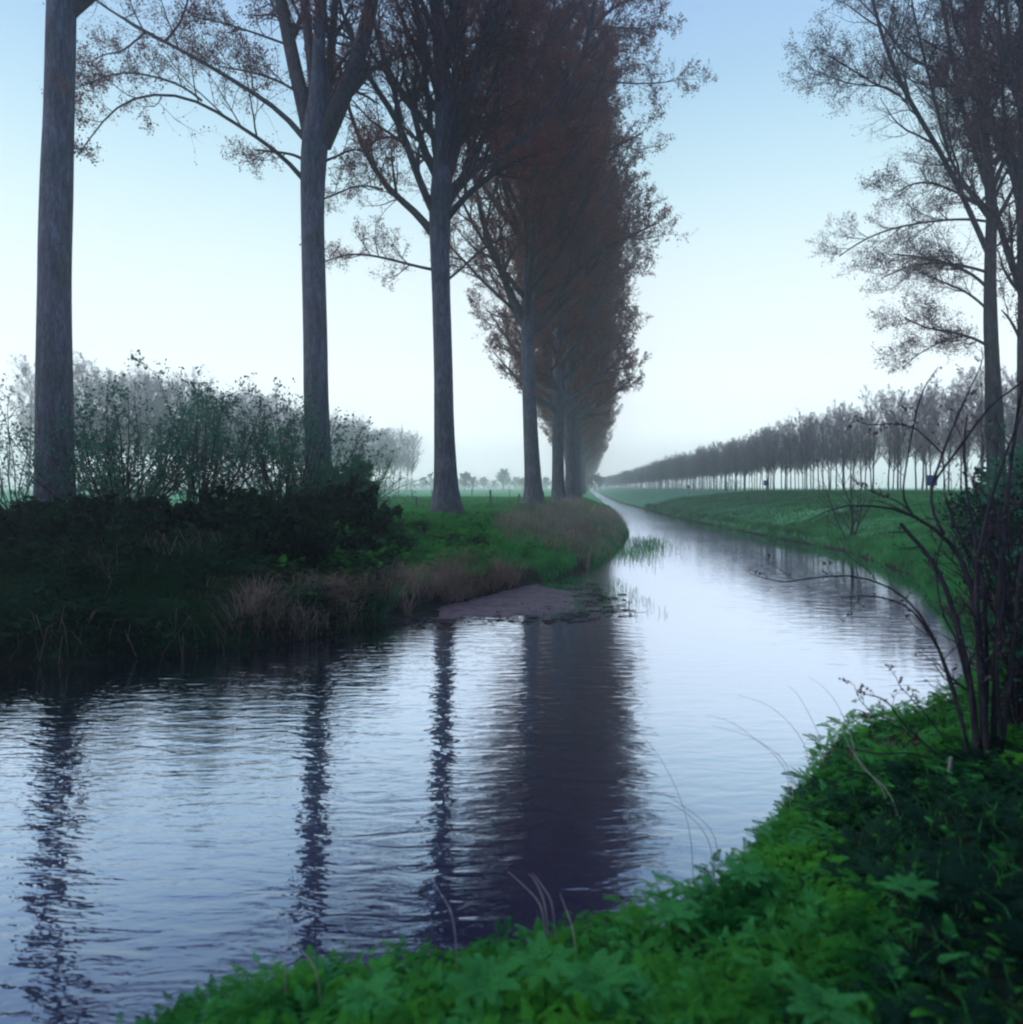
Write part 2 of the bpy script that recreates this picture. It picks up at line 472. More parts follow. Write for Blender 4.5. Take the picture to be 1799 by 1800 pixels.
def terrain(x, y):
    x = np.asarray(x, float); y = np.asarray(y, float)
    dl = seg_dist(x, y, LEFT); dr = seg_dist(x, y, RIGHT)
    wob = (fbm(x, y, 1.3, 5) - .5) * .35
    ins = inside(x, y, POLY)
    d = np.minimum(dl, dr) * np.where(ins, -1, 1) + wob * ss(y / 12) 
    zl = .30 * ss(d / .5) + 1.0 * ss(d / 4.2)
    near = 1 - ss((y - 9) / 12)
    zn = (.38 + .12 * near) * ss(d / .35) + (.50 + .3 * (1 - near)) * ss(d / (2.2 + 2.3 * (1 - near)))
    zn = zn + (1 - near) * .95 * ss((d - 1.5) / 13)
    z = np.where(dl < dr, zl, zn)
    z = z + (fbm(x, y, 2.5, 9) - .5) * .22 * ss(d / 1.0) * (1 - ss((np.hypot(x, y) - 40) / 60)) + (fbm(x, y, .5, 12) - .5) * .06 * ss(d / .5)
    z = np.where(d < 0, -1.0 * ss(-d / 1.2) - .02, z)
    md = inside(x, y, MUDP)
    dm = seg_dist(x, y, np.concatenate([MUDP, MUDP[:1]]))
    zm = -.03 + .065 * ss(dm / 1.3) + (fbm(x, y, .5, 21) - .5) * .11
    z = np.where(md & ins, np.maximum(z, zm), z)
    return z
def gz(x, y):
    return float(terrain(np.array([x]), np.array([y]))[0])

def graded(a, b, fine0, fine1, step, growth):
    mid = list(np.arange(fine0, fine1, step))
    lo = []; s = step; v = fine0
    while v > a:
        s *= growth; v -= s; lo.append(max(v, a))
    hi = []; s = step; v = mid[-1]
    while v < b:
        s *= growth; v += s; hi.append(min(v, b))
    return np.array(lo[::-1] + mid + hi)
gx = graded(-1000, 1000, -13, 20, .14, 1.055)
gy = graded(-60, 1100, -2, 36, .14, 1.05)
GX, GY = np.meshgrid(gx, gy)
GZ = terrain(GX.ravel(), GY.ravel())
idx = np.arange(GX.size).reshape(GX.shape)
fq = np.stack([idx[:-1, :-1], idx[:-1, 1:], idx[1:, 1:], idx[1:, :-1]], -1).reshape(-1, 4)
mb = MB(); mb.add(np.stack([GX.ravel(), GY.ravel(), GZ], 1), fq)
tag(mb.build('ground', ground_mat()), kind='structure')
mb = MB(); mb.add([(-900, -59, 0), (120, -59, 0), (120, 1090, 0), (-900, 1090, 0)], [(0, 1, 2, 3)])
tag(mb.build('water', water_mat()), kind='structure')
# mud shelf skin, lying a few mm above the ground sheet
mx_ = np.arange(-3.2, 3.0, .07); my_ = np.arange(13.2, 23, .07)
MX, MY = np.meshgrid(mx_, my_); mi = np.arange(MX.size).reshape(MX.shape)
f = np.stack([mi[:-1, :-1], mi[:-1, 1:], mi[1:, 1:], mi[1:, :-1]], -1).reshape(-1, 4)
cxm, cym = (MX[:-1, :-1] + .035).ravel(), (MY[:-1, :-1] + .035).ravel()
keep = inside(cxm, cym, MUDP) & inside(cxm, cym, POLY)
mb = MB(); mb.add(np.stack([MX.ravel(), MY.ravel(), terrain(MX.ravel(), MY.ravel()) + .006], 1), f[keep])
tag(mb.build('mud_flat', mud_mat()), kind='structure')

# ------------------------------------------------------------------ the big poplars
def finish_tree(root, limbsP, limbsR, rg, nb=9, ns=7, nt_=6, leaf=8, lsize=.042, leafmat=M_CATKIN, blen=(.28, .5), up=.5, k2=3, sub=(.45, .8), droop=0.0, twigmat=M_TWIG, tw=(.5, 1.0), parts=True):
    """branches, twigs and catkins on a set of limbs"""
    LL = np.linalg.norm(np.diff(limbsP, axis=1), axis=-1).sum(1)
    acc = []
    for lo_, hi_, q in ((0, 2.2, .3), (2.2, 4.5, .6), (4.5, 99, 1.0)):      # short limbs carry fewer branches
        k_ = (LL >= lo_) & (LL < hi_)
        acc.append(grow(limbsP[k_], limbsR[k_], max(2, int(round(nb * q))), .15, 1.0, (.45, .95), blen, .55, 8, up, .10, rg, tl=.45, lmin=1.3))
    P1 = np.concatenate([a[0] for a in acc]); R1 = np.concatenate([a[1] for a in acc])
    P2, R2 = grow(P1, R1, ns, .1, 1.0, (.45, 1.0), sub, .55, 6, up * .7 - droop, .16, rg, rmin=.008, lmin=.7)
    P3, R3 = grow(P2, R2, nt_, .1, 1.0, (.4, 1.1), tw, .6, 4, .2 - droop, .2, rg, rmin=.0055)
    mb = MB(); add_tubes(mb, P1, R1, 4); add_tubes(mb, P2, R2, 3); add_tubes(mb, P3, R3, 3)
    br = mb.mesh('twig', twigmat)
    mb = MB(); mb.add(*leaf_bits(P3, leaf, lsize, rg, .07, .05)); mb.add(*leaf_bits(P2, leaf // 2, lsize, rg, .07))
    fo = mb.mesh('crown', leafmat, False)
    if parts:
        crown = link('crown', fo, root)
        link('twig', br, crown)
    return br, fo

def limb_arrays(lines, D0, org, rg, m=14):
    """lines traced as (px, py, width px); each runs out of the picture plane by its own slant"""
    Ps, Rs = [], []
    for ln in lines:
        slant = rg.uniform(-.75, .75)
        a = np.array(ln, float)
        x0 = a[0, 0]; y0 = a[0, 1]
        run = np.hypot(a[:, 0] - x0, .4 * (a[:, 1] - y0)) / F * D0
        D = D0 + slant * run
        pts = np.array([W3(p[0], p[1], d) for p, d in zip(a, D)])
        r = a[:, 2] / 2 / F * D
        o = resample(np.concatenate([pts - org, r[:, None]], 1), m)
        Ps.append(o[:, :3]); Rs.append(o[:, 3])
    return np.array(Ps), np.array(Rs)

def trunk_mesh(mb, pts, r, k=20, flare=.35, rg=rng):
    o = resample(np.concatenate([pts, r[:, None]], 1), 60)
    P, R = o[:, :3], o[:, 3].copy()
    h = P[:, 2] - P[0, 2]
    R *= 1 + flare * np.exp(-h / .55)
    R *= 1 + .035 * np.interp(np.linspace(0, 12, 60), np.arange(13), rg.normal(size=13))
    v, f = tube_arrays(P[None], R[None], k)
    v = v.reshape(60, k, 3)
    an = np.arange(k) / k * 2 * np.pi
    lob = 1 + (.10 * np.sin(an * 5 + 1) + .06 * np.sin(an * 3 + 2))[None, :, None] * (np.exp(-h / .9) + .12)[:, None, None]
    v = P[:, None, :] + (v - P[:, None, :]) * lob
    mb.add(v.reshape(-1, 3), f)

def limbs_auto(P, R, n, z0, z1, rg, length=(8, 11), ang=(.45, .8), up=.9, m=12, phase=0.0, narrow=1.0, rs=.5, stretch=1.0, low=0.0, short=.5):
    """limbs all round a trunk polyline between two heights"""
    zs = np.linspace(z0, z1, n) + rg.uniform(-.4, .4, n)
    Ps, Rs = [], []
    for i, z in enumerate(zs):
        x = np.interp(z, P[:, 2], P[:, 0]); y = np.interp(z, P[:, 2], P[:, 1]); r = np.interp(z, P[:, 2], R)
        az = phase + i * 2.399 + rg.uniform(-.4, .4)
        a = rg.uniform(*ang) + low * max(0, 1 - 3.0 * (z - z0) / max(z1 - z0, 1e-3))
        d = np.array([math.cos(az) * math.sin(a), math.sin(az) * math.sin(a), math.cos(a)])
        L = rg.uniform(*length) * (1 - short * (z - z0) / max(z1 - z0, 1e-3)) * stretch * (narrow + (1 - narrow) * min(1, (z - z0) / 9))
        pts = [np.array([x, y, z])]
        for j in range(m - 1):
            d = d + np.array([0, 0, up / m]) + rg.normal(size=3) * .05
            d /= np.linalg.norm(d)
            pts.append(pts[-1] + d * L / (m - 1))
        Ps.append(pts); Rs.append(r * rs * np.linspace(1, .15, m))
    return np.array(Ps), np.array(Rs)

def traced_poplar(px, D, trunk, lines, label, extra, seed, name='poplar', group=None, leafmat=M_CATKIN, kw=None, exkw=None, barkmat=None):
    rg = np.random.default_rng(seed)
    X = (px - CX) / F * D
    org = np.array([X, D, gz(X, D) - .1])
    root = bpy.data.objects.new(name, None); COL.objects.link(root)
    root.location = org
    tag(root, label, 'tree', group)
    a = np.array(trunk, float)
    pts = np.array([W3(p[0], p[1], D) for p in a]) - org
    pts[0, 2] = 0.0
    r = a[:, 2] / 2 / F * D
    mb = MB(); trunk_mesh(mb, pts, r, rg=rg)
    mb.build('trunk', barkmat or M_BARK, root)
    Ps, Rs = limb_arrays(lines, D, org, rg) if lines else (np.zeros((0, 14, 3)), np.zeros((0, 14)))
    for i in range(len(Ps)):
        mb = MB(); add_tubes(mb, Ps[i:i + 1], Rs[i:i + 1], 10 if Rs[i][0] > .08 else 6)
        mb.build('limb', M_LIMB, root)
    allP, allR = Ps, Rs
    if extra:
        eP, eR = limbs_auto(pts, r, extra[0], extra[1], min(extra[2], pts[-1, 2] - .5), rg, m=14, **(exkw or {}))
        for i in range(len(eP)):
            mb = MB(); add_tubes(mb, eP[i:i + 1], eR[i:i + 1], 6); mb.build('limb', M_LIMB, root)
        allP = np.concatenate([allP, eP]); allR = np.concatenate([allR, eR])
    finish_tree(root, allP, allR, rg, leafmat=leafmat, **(kw or {}))
    return root

T1 = traced_poplar(98, 22, [(98, 945, 66), (97, 800, 58), (96, 600, 54), (97, 450, 53), (99, 380, 53), (101, 300, 52), (104, 220, 49), (107, 100, 47), (109, 0, 46), (110, -200, 36), (112, -500, 22), (114, -800, 8)],
    [], 'tall poplar at the left edge, its thick bare blue-grey trunk running out of the top', (14, 15.5, 24), 11,
    group='poplars along the left bank', exkw=dict(length=(5, 7)))

T2 = traced_poplar(556, 29, [(562, 915, 58), (560, 800, 47), (556, 700, 43), (555, 600, 41), (552, 480, 39), (550, 400, 39), (550, 320, 42), (553, 260, 48), (558, 215, 44), (560, 150, 26), (562, 60, 20), (566, -80, 15), (570, -400, 8)],
    [[(548, 245, 30), (537, 190, 27), (520, 130, 25), (505, 50, 23), (493, 0, 21), (478, -100, 17), (465, -250, 10)],
     [(558, 230, 24), (554, 150, 19), (543, 70, 17), (535, 0, 16), (525, -120, 12), (520, -260, 7)],
     [(566, 230, 20), (578, 150, 16), (585, 60, 14), (592, -20, 12), (600, -160, 8)],
     [(566, 255, 34), (588, 210, 31), (612, 150, 29), (638, 85, 27), (655, 0, 25), (668, -110, 20), (690, -270, 11)],
     [(563, 240, 18), (585, 175, 14), (572, 120, 10), (560, 60, 8), (556, -20, 6)],
     [(537, 245, 12), (522, 218, 10), (500, 198, 9), (470, 178, 8), (435, 157, 8), (400, 135, 7), (350, 105, 6), (295, 76, 6), (250, 53, 5), (205, 26, 4), (165, 0, 3), (120, -35, 2)],
     [(536, 318, 10), (518, 292, 8), (500, 276, 7), (478, 256, 7), (440, 235, 6.5), (400, 208, 6), (350, 174, 5), (300, 163, 4.5), (260, 163, 4), (220, 174, 4), (192, 192, 3), (165, 238, 2.5), (138, 272, 2)],
     [(355, 177, 5), (325, 152, 4), (285, 138, 4), (230, 126, 3), (190, 131, 3), (158, 148, 2), (130, 156, 1.5)],
     [(535, 282, 6), (520, 273, 5), (500, 269, 4), (475, 266, 4), (448, 264, 3)],
     [(522, 162, 5), (500, 147, 5), (470, 135, 4), (440, 127, 3), (415, 122, 3), (385, 117, 2)],
     [(500, 77, 4), (470, 66, 4), (430, 52, 3), (390, 40, 2.5), (340, 30, 2)],
     [(292, 73, 5), (318, 40, 4), (332, 0, 3), (338, -50, 2)],
     [(256, 58, 4), (215, 92, 3), (182, 96, 2), (160, 110, 1.5)],
     [(568, 285, 5), (590, 276, 4), (620, 262, 3), (650, 268, 2)],
     [(569, 350, 4), (600, 338, 3), (630, 325, 2.5), (655, 335, 1.5)]],
    'second poplar from the left, forking into heavy limbs, long branch arching left', (12, 20, 30), 5,
    group='poplars along the left bank', exkw=dict(length=(5, 8), ang=(.4, .7)), kw=dict(leaf=7, droop=.25, blen=(.22, .42)))

T3 = traced_poplar(786, 34, [(787, 915, 52), (785, 860, 42), (781, 750, 35), (780, 650, 33), (777, 550, 35), (774, 450, 34), (773, 400, 37), (776, 340, 42), (780, 290, 36), (781, 200, 31), (776, 100, 26), (768, 0, 23), (760, -120, 16), (755, -600, 6)],
    [[(786, 310, 24), (800, 250, 25), (822, 180, 25), (842, 100, 24), (866, 20, 20), (892, -90, 15), (905, -220, 8)],
     [(766, 380, 16), (748, 345, 14), (730, 300, 13), (715, 250, 12), (704, 215, 12), (690, 195, 11), (665, 162, 10), (640, 125, 9), (624, 90, 7), (602, 30, 6), (588, -50, 4)],
     [(706, 215, 10), (700, 185, 9), (690, 150, 8), (677, 122, 7), (655, 102, 6), (648, 80, 4), (640, 40, 3)],
     [(764, 415, 16), (742, 380, 13), (715, 360, 12), (685, 337, 10), (658, 298, 9), (636, 255, 8), (620, 212, 7), (606, 165, 6), (598, 110, 4)],
     [(672, 333, 4), (645, 326, 3), (618, 330, 3), (585, 343, 2)],
     [(770, 310, 9), (758, 220, 8), (747, 115, 8), (737, 30, 6), (727, -70, 4)],
     [(788, 355, 16), (812, 318, 14), (848, 288, 13), (882, 265, 12), (930, 240, 9), (970, 190, 7), (1000, 130, 4)],
     [(786, 385, 13), (818, 345, 11), (858, 312, 10), (892, 290, 9), (935, 272, 6), (980, 262, 3)],
     [(788, 492, 5), (812, 472, 4), (845, 440, 4), (880, 420, 3), (912, 412, 2)],
     [(765, 475, 6), (735, 469, 5), (690, 457, 4.5), (650, 448, 4), (620, 446, 3.5), (598, 449, 3), (573, 459, 2)],
     [(780, 210, 14), (800, 130, 12), (815, 40, 10), (822, -50, 7)],
     [(716, 258, 5), (690, 240, 4), (665, 245, 3), (640, 262, 2)]],
    'third poplar from the left, standing where the pasture opens, limbs forking low on both sides', (38, 14.5, 36), 23,
    group='poplars along the left bank', exkw=dict(length=(8, 10)), kw=dict(leaf=8, blen=(.25, .45)))

T4 = traced_poplar(938, 48, [(940, 893, 38), (938, 850, 30), (934, 780, 26), (931, 700, 24), (928, 620, 24), (928, 560, 23), (930, 480, 21), (932, 400, 22), (927, 300, 22), (922, 200, 20), (921, 100, 17), (925, 0, 14), (930, -130, 9), (932, -240, 4)],
    [[(922, 565, 14), (900, 520, 13), (880, 478, 12), (865, 435, 11), (851, 400, 10), (839, 345, 8), (830, 290, 7), (818, 210, 5)],
     [(918, 556, 7), (885, 528, 6), (852, 498, 5), (825, 468, 5), (795, 438, 4), (770, 405, 2)],
     [(936, 575, 9), (962, 545, 8), (985, 515, 7), (1006, 488, 7), (1032, 455, 6), (1070, 432, 5), (1112, 414, 4), (1155, 392, 3)],
     [(935, 490, 9), (960, 445, 8), (985, 390, 8), (1010, 330, 7), (1040, 285, 6), (1090, 250, 4), (1130, 235, 2)],
     [(928, 440, 9), (905, 390, 8), (885, 330, 8), (875, 250, 7), (870, 150, 6), (868, 50, 4)],
     [(930, 330, 12), (960, 260, 11), (995, 180, 10), (1025, 100, 9), (1040, 30, 8), (1060, -60, 6)],
     [(1035, 60, 6), (1070, 20, 5), (1110, -5, 4), (1150, -20, 2)],
     [(1010, 140, 5), (1060, 142, 4), (1110, 148, 3), (1170, 146, 2), (1205, 138, 1)],
     [(1040, 50, 4), (1080, 48, 3), (1130, 52, 2), (1165, 45, 1)]],
    'fourth poplar from the left, greenish slim trunk with wide low limbs reaching over the water', (44, 11, 38), 31,
    group='poplars along the left bank', exkw=dict(length=(10, 12.5), ang=(.55, .95), low=.25), kw=dict(leaf=9, lsize=.06))

# generic big poplars for the rest of the row
def generic_poplar(seed, H=40, r0=.5, z0=7.0, n=52, leafmat=M_CATKIN, leaf=11, lsize=.068, length=(11, 13), k=dict(nb=9, ns=6, nt_=5)):
    rg = np.random.default_rng(seed)
    zz = np.linspace(0, H, 14)
    pts = np.stack([rg.normal(size=14) * .12 * (zz > 1), rg.normal(size=14) * .12 * (zz > 1), zz], 1)
    r = r0 * (1 - (zz / H) ** 1.3 * .93)
    mbt = MB(); trunk_mesh(mbt, pts, r, k=14, rg=rg)
    eP, eR = limbs_auto(pts, r, n, z0, H - 3, rg, length=length, ang=(.65, 1.0), up=.8, phase=seed, low=.35, narrow=.62)
    add_tubes(mbt, eP[:, :], eR[:, :], 6)
    tr = mbt.mesh('trunk', M_BARK)
    br, fo = finish_tree(None, eP, eR, rg, leafmat=leafmat, leaf=leaf, lsize=lsize, parts=False, blen=(.26, .46), **k)
    return tr, br, fo

def place_tree(meshes, loc, rz, s, name, label, group, sx=1.0, single=None):
    if single is not None:
        o = link(name, single, loc=loc); o.rotation_euler = (0, 0, rz); o.scale = (s * sx, s * sx, s)
        return tag(o, label, 'tree', group)
    root = bpy.data.objects.new(name, None); COL.objects.link(root)
    root.location = loc; root.rotation_euler = (0, 0, rz); root.scale = (s * sx, s * sx, s)
    tag(root, label, 'tree', group)
    link('trunk', meshes[0], root)
    c = link('crown', meshes[2], root)
    link('twig', meshes[1], c)
    return root

GP = [generic_poplar(41), generic_poplar(42), generic_poplar(43)]
G_ROW = 'poplars along the left bank'
place_tree(GP[0], (3.7, 58, 1.2), .3, 1.0, 'poplar', 'fifth poplar of the left row, left one of two almost touching trunks', G_ROW)
place_tree(GP[1], (5.15, 66, 1.2), 2.1, 1.0, 'poplar', 'sixth poplar of the left row, right one of two almost touching trunks', G_ROW)
rr = random.Random(5)
Y = 75.0; k = 0
while Y < 520:
    X = 5.15 + .106 * (Y - 66)
    place_tree(GP[k % 3], (X + rr.uniform(-.3, .3), Y, 1.2), rr.uniform(0, 6.28), rr.uniform(.93, 1.06), 'poplar',
               'reddish brown poplar crown far back in the receding left bank row', 'far poplars receding along the left bank')
    Y += 9 if Y < 200 else 14 if Y < 320 else 24
    k += 1

# right hand trees
TR = traced_poplar(1750, 32, [(1758, 925, 46), (1752, 850, 31), (1748, 750, 27), (1745, 660, 25), (1741, 580, 22), (1740, 500, 19), (1741, 430, 18), (1744, 366, 18), (1736, 292, 16), (1728, 195, 14), (1718, 97, 12), (1714, 0, 10), (1710, -120, 6)],
    [[(1738, 448, 10), (1722, 410, 9), (1706, 378, 9), (1685, 327, 9), (1650, 261, 8), (1600, 183, 8), (1572, 124, 7), (1549, 66, 6), (1533, 0, 5), (1520, -70, 3)],
     [(1742, 350, 9), (1726, 305, 8), (1712, 265, 8), (1689, 187, 8), (1677, 117, 7), (1662, 39, 6), (1654, -5, 6), (1642, -90, 4)],
     [(1740, 390, 5), (1710, 385, 5), (1681, 385, 4), (1635, 389, 4), (1572, 400, 3), (1518, 420, 3), (1475, 451, 2)],
     [(1739, 510, 6), (1720, 490, 5), (1697, 475, 5), (1642, 455, 4), (1572, 447, 2.5)],
     [(1739, 480, 5), (1700, 468, 5), (1650, 461, 4), (1596, 467, 3), (1549, 490, 2)],
     [(1739, 548, 5), (1718, 527, 5), (1693, 510, 4), (1642, 490, 3), (1603, 471, 2)],
     [(1742, 612, 5), (1715, 595, 5), (1681, 586, 4), (1623, 576, 3), (1590, 558, 2)],
     [(1697, 590, 3), (1665, 596, 3), (1642, 607, 2.5), (1610, 625, 2), (1586, 648, 1.5)],
     [(1743, 375, 5), (1715, 355, 5), (1689, 342, 4), (1638, 319, 4), (1596, 323, 3), (1570, 345, 2)],
     [(1672, 285, 5), (1658, 240, 5), (1650, 202, 5), (1631, 128, 5), (1619, 78, 4), (1603, 12, 3), (1598, -40, 2)],
     [(1584, 170, 4), (1560, 156, 3.5), (1537, 148, 3), (1495, 121, 3), (1455, 98, 2)],
     [(1592, 178, 3), (1560, 150, 3), (1530, 152, 2.5), (1480, 145, 2), (1420, 118, 1)],
     [(1642, 118, 4), (1600, 110, 4), (1570, 70, 3), (1540, 30, 3), (1500, -10, 2)],
     [(1690, 190, 4), (1660, 150, 4), (1635, 118, 3), (1590, 95, 2)],
     [(1744, 360, 5), (1767, 303, 5), (1799, 272, 4), (1830, 240, 3)],
     [(1741, 440, 4), (1770, 420, 4), (1810, 400, 3)],
     [(1720, 110, 6), (1700, 40, 5), (1690, -40, 4)]],
    'slender bare poplar on the right bank, fine twigs spreading left over the sky', (24, 12.5, 26), 77,
    group='bare poplars on the right bank', leafmat=M_CATKIN_R, barkmat=M_LIMB, exkw=dict(length=(5, 7)),
    kw=dict(leaf=7, nb=12, ns=8, nt_=6, lsize=.034, droop=.12, blen=(.25, .45), sub=(.4, .75)))
TE = traced_poplar(1822, 26, [(1822, 945, 70), (1822, 700, 58), (1820, 500, 54), (1818, 300, 50), (1816, 0, 42), (1816, -300, 20)],
    [[(1812, 590, 16), (1800, 520, 13), (1780, 470, 12), (1765, 425, 11), (1752, 380, 9), (1735, 300, 7), (1722, 220, 5)],
     [(1808, 420, 10), (1785, 340, 8), (1768, 260, 7), (1762, 160, 6), (1758, 60, 5), (1755, -40, 4)],
     [(1806, 250, 9), (1785, 160, 8), (1772, 60, 7), (1765, -40, 5)],
     [(1812, 640, 6), (1790, 590, 5), (1775, 560, 4), (1760, 545, 2)]],
    'dark poplar cut off by the right edge of the view', (18, 11, 26), 83,
    group='bare poplars on the right bank', leafmat=M_CATKIN_R, barkmat=M_LIMB, exkw=dict(length=(4, 6)),
    kw=dict(leaf=8, nb=10, ns=8, nt_=5, lsize=.038, blen=(.25, .45)))

# ------------------------------------------------------------------ young poplar avenues
def young_poplar(seed, H=16.0, z0=4.6, n=36, spread=(3.8, 5.8), leafs=.075):
    rg = np.random.default_rng(seed)
    zz = np.linspace(0, H, 12)
    pts = np.stack([np.cumsum(rg.normal(size=12) * .05), np.cumsum(rg.normal(size=12) * .05), zz], 1)
    r = .17 * (1 - zz / H * .92)
    mbt = MB(); mbt.add(*tube_arrays(pts[None], r[None], 7))
    eP, eR = limbs_auto(pts, r, n, z0, H - 1.2, rg, length=spread, ang=(.45, .9), up=.5, phase=seed, m=8, short=.35)
    add_tubes(mbt, eP, eR, 3)
    P1, R1 = grow(eP, eR, 9, .15, 1, (.35, .8), (.3, .55), .6, 5, .45, .14, rg, rmin=.009)
    P2, R2 = grow(P1, R1, 6, .1, 1, (.3, .8), (.5, .8), .7, 3, .6, .12, rg, rmin=.007)
    mbc = MB(); add_tubes(mbc, P1, R1, 3); add_tubes(mbc, P2, R2, 3)
    mbc.add(*leaf_bits(P2, 4, leafs, rg, .08))
    single = MB(); single.v = mbt.v + mbc.v; single.n = mbt.n + mbc.n
    single.f4 = mbt.f4 + [f + mbt.n for f in mbc.f4]
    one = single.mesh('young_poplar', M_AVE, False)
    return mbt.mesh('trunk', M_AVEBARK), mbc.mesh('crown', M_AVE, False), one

YP = [young_poplar(100 + i) for i in range(5)]
def young(x, y, rz, s, parts, label, group, lean=0.0):
    i = rr.randrange(5)
    z = gz(x, y) - .05
    if parts:
        root = bpy.data.objects.new('young_poplar', None); COL.objects.link(root)
        link('trunk', YP[i][0], root); link('crown', YP[i][1], root)
    else:
        root = link('young_poplar', YP[i][2])
    root.location = (x, y, z); root.rotation_euler = (0, lean, rz)
    root.scale = (s, s, s)
    return tag(root, label, 'tree', group)
n_ave = 0
Y = 37.0
while Y < 430:
    for row in range(2):
        X = 22.5 + .075 * Y + row * 2.6 + rr.uniform(-.35, .35)
        yy = Y + row * 1.5 + rr.uniform(-.4, .4)
        young(X, yy, rr.uniform(0, 6.28), rr.uniform(.35, .44), yy < 120,
              'slim grey young poplar standing in the long plantation beyond the right bank', 'young poplars in the plantation beyond the right bank', lean=rad(rr.uniform(-3, 3)))
        n_ave += 1
    Y += 2.15 if Y < 200 else 3.4 if Y < 300 else 6
# the avenue beyond the pasture on the left
line = np.array([(-58, 100), (-50, 135), (-43, 180), (-32, 236)], float)
tt = np.linspace(0, 3, 30)
for t in tt:
    for row in range(2):
        x = np.interp(t, range(4), line[:, 0]) + row * -7 + rr.uniform(-.6, .6)
        y = np.interp(t, range(4), line[:, 1]) + rr.uniform(-1, 1)
        young(x, y, rr.uniform(-.5, .5), rr.uniform(.98, 1.14), True, 'hazy leaning poplar in the avenue beyond the green pasture', 'poplars in the avenue beyond the pasture', lean=rad(rr.uniform(2, 7)))

# ------------------------------------------------------------------ far trees on the horizon
def round_tree(seed, H=9, spread=3.2):
    rg = np.random.default_rng(seed)
    zz = np.linspace(0, H * .7, 8)
    pts = np.stack([np.cumsum(rg.normal(size=8) * .08), np.cumsum(rg.normal(size=8) * .08), zz], 1)
    r = .25 * (1 - zz / H)
    mb = MB(); mb.add(*tube_arrays(pts[None], r[None], 6))
    eP, eR = limbs_auto(pts, r, 16, 1.6, H * .68, rg, length=(spread, spread * 1.3), ang=(.5, 1.2), up=.4, m=7)
    P1, R1 = grow(eP, eR, 8, .2, 1, (.4, 1.0), (.35, .6), .6, 4, .3, .15, rg, rmin=.02)
    add_tubes(mb, eP, eR, 3); add_tubes(mb, P1, R1, 3)
    mb.add(*leaf_bits(P1, 14, .22, rg, .25))
    return mb.mesh('far_tree', M_AVE, False)
RT = [round_tree(200 + i) for i in range(3)]
far = [(885, 330, 1.25, 'round crowned tree alone on the far horizon between the third and fourth trunks'),
       (818, 240, .85, 'hazy bush at the far edge of the pasture, just right of the third trunk'),
       (832, 260, .7, None), (850, 380, .9, None), (908, 420, 1.0, None), (920, 300, .7, None), (960, 380, .9, None), (745, 480, 1.1, None),
       (760, 430, .9, None), (772, 520, 1.2, None), (868, 460, .8, None), (895, 520, 1.1, None),
       (1035, 210, .65, 'grey bush at the far end of the left bank row'), (1046, 240, .8, 'rounded grey bush where the canal disappears'), (1056, 300, .8, None), (1066, 420, 1.0, None)]
for px, D, s, lb in far:
    o = link('far_tree', RT[rr.randrange(3)], loc=((px - CX) / F * D, D, 1.2))
    o.rotation_euler = (0, 0, rr.uniform(0, 6)); o.scale = (s, s, s)
    tag(o, lb or 'pale hazy tree low on the far horizon beyond the pasture', 'tree', 'trees on the far horizon')
# far-off wood closing the horizon
rg = np.random.default_rng(9)
mb = MB()
n = 5200
xs = rg.uniform(-420, 200, n); hh = 5 + 4 * fbm(xs, xs * 0, 30, 3) * 1.4
c = np.stack([xs, 640 + rg.uniform(-12, 12, n), 1.2 + hh * rg.random(n)], 1)
a = nrm(rg.normal(size=(n, 3))); b = nrm(np.cross(a, rg.normal(size=(n, 3))))
v = np.stack([c - a, c + b, c + a, c - b], 1)
mb.add(v.reshape(-1, 3), np.arange(n * 4).reshape(-1, 4))
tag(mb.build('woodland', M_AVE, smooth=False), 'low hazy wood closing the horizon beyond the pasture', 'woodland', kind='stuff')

# ------------------------------------------------------------------ shrubs
def shrub(x, y, H, spread, seed, label, name='shrub', group=None, leafmat=M_HEDGE, stems=14, lsize=.07, leaf=8, nb=7, ns=5, barkmat=M_SHRUBBARK, low=.1, r0=.035, cat='shrub', z=None):
    rg = np.random.default_rng(seed)
    root = bpy.data.objects.new(name, None); COL.objects.link(root)
    root.location = (x, y, (gz(x, y) if z is None else z) - .03)
    tag(root, label, cat, group)
    m = 9
    az = rg.uniform(0, 2 * np.pi, stems); a = rg.uniform(.05, .75, stems) * spread
    d = np.stack([np.cos(az) * np.sin(a), np.sin(az) * np.sin(a), np.cos(a)], 1)
    pts = [np.stack([np.cos(az) * .15 * rg.random(stems), np.sin(az) * .15 * rg.random(stems), np.zeros(stems)], 1)]
    L = H * rg.uniform(.75, 1.15, stems)
    for j in range(m - 1):
        d = nrm(d + np.array([0, 0, .06]) + rg.normal(size=d.shape) * .09)
        pts.append(pts[-1] + d * (L / (m - 1))[:, None])
    P = np.stack(pts, 1); R = (r0 * rg.uniform(.6, 1.2, stems))[:, None] * np.linspace(1, .25, m)[None]
    P1, R1 = grow(P, R, nb, low, 1, (.35, .9), (.3, .55), .6, 6, .3, .12, rg, rmin=.006)
    P2, R2 = grow(P1, R1, ns, .15, 1, (.4, 1.0), (.35, .6), .6, 4, .2, .15, rg, rmin=.004)
    mb = MB(); add_tubes(mb, P, R, 5); add_tubes(mb, P1, R1, 3); add_tubes(mb, P2, R2, 3)
    mb.build('stem', barkmat, root)
    mb = MB(); mb.add(*leaf_bits(P2, leaf, lsize, rg, .06)); mb.add(*leaf_bits(P1, leaf // 2, lsize, rg, .06))
    mb.build('foliage', leafmat, root, False)
    return root

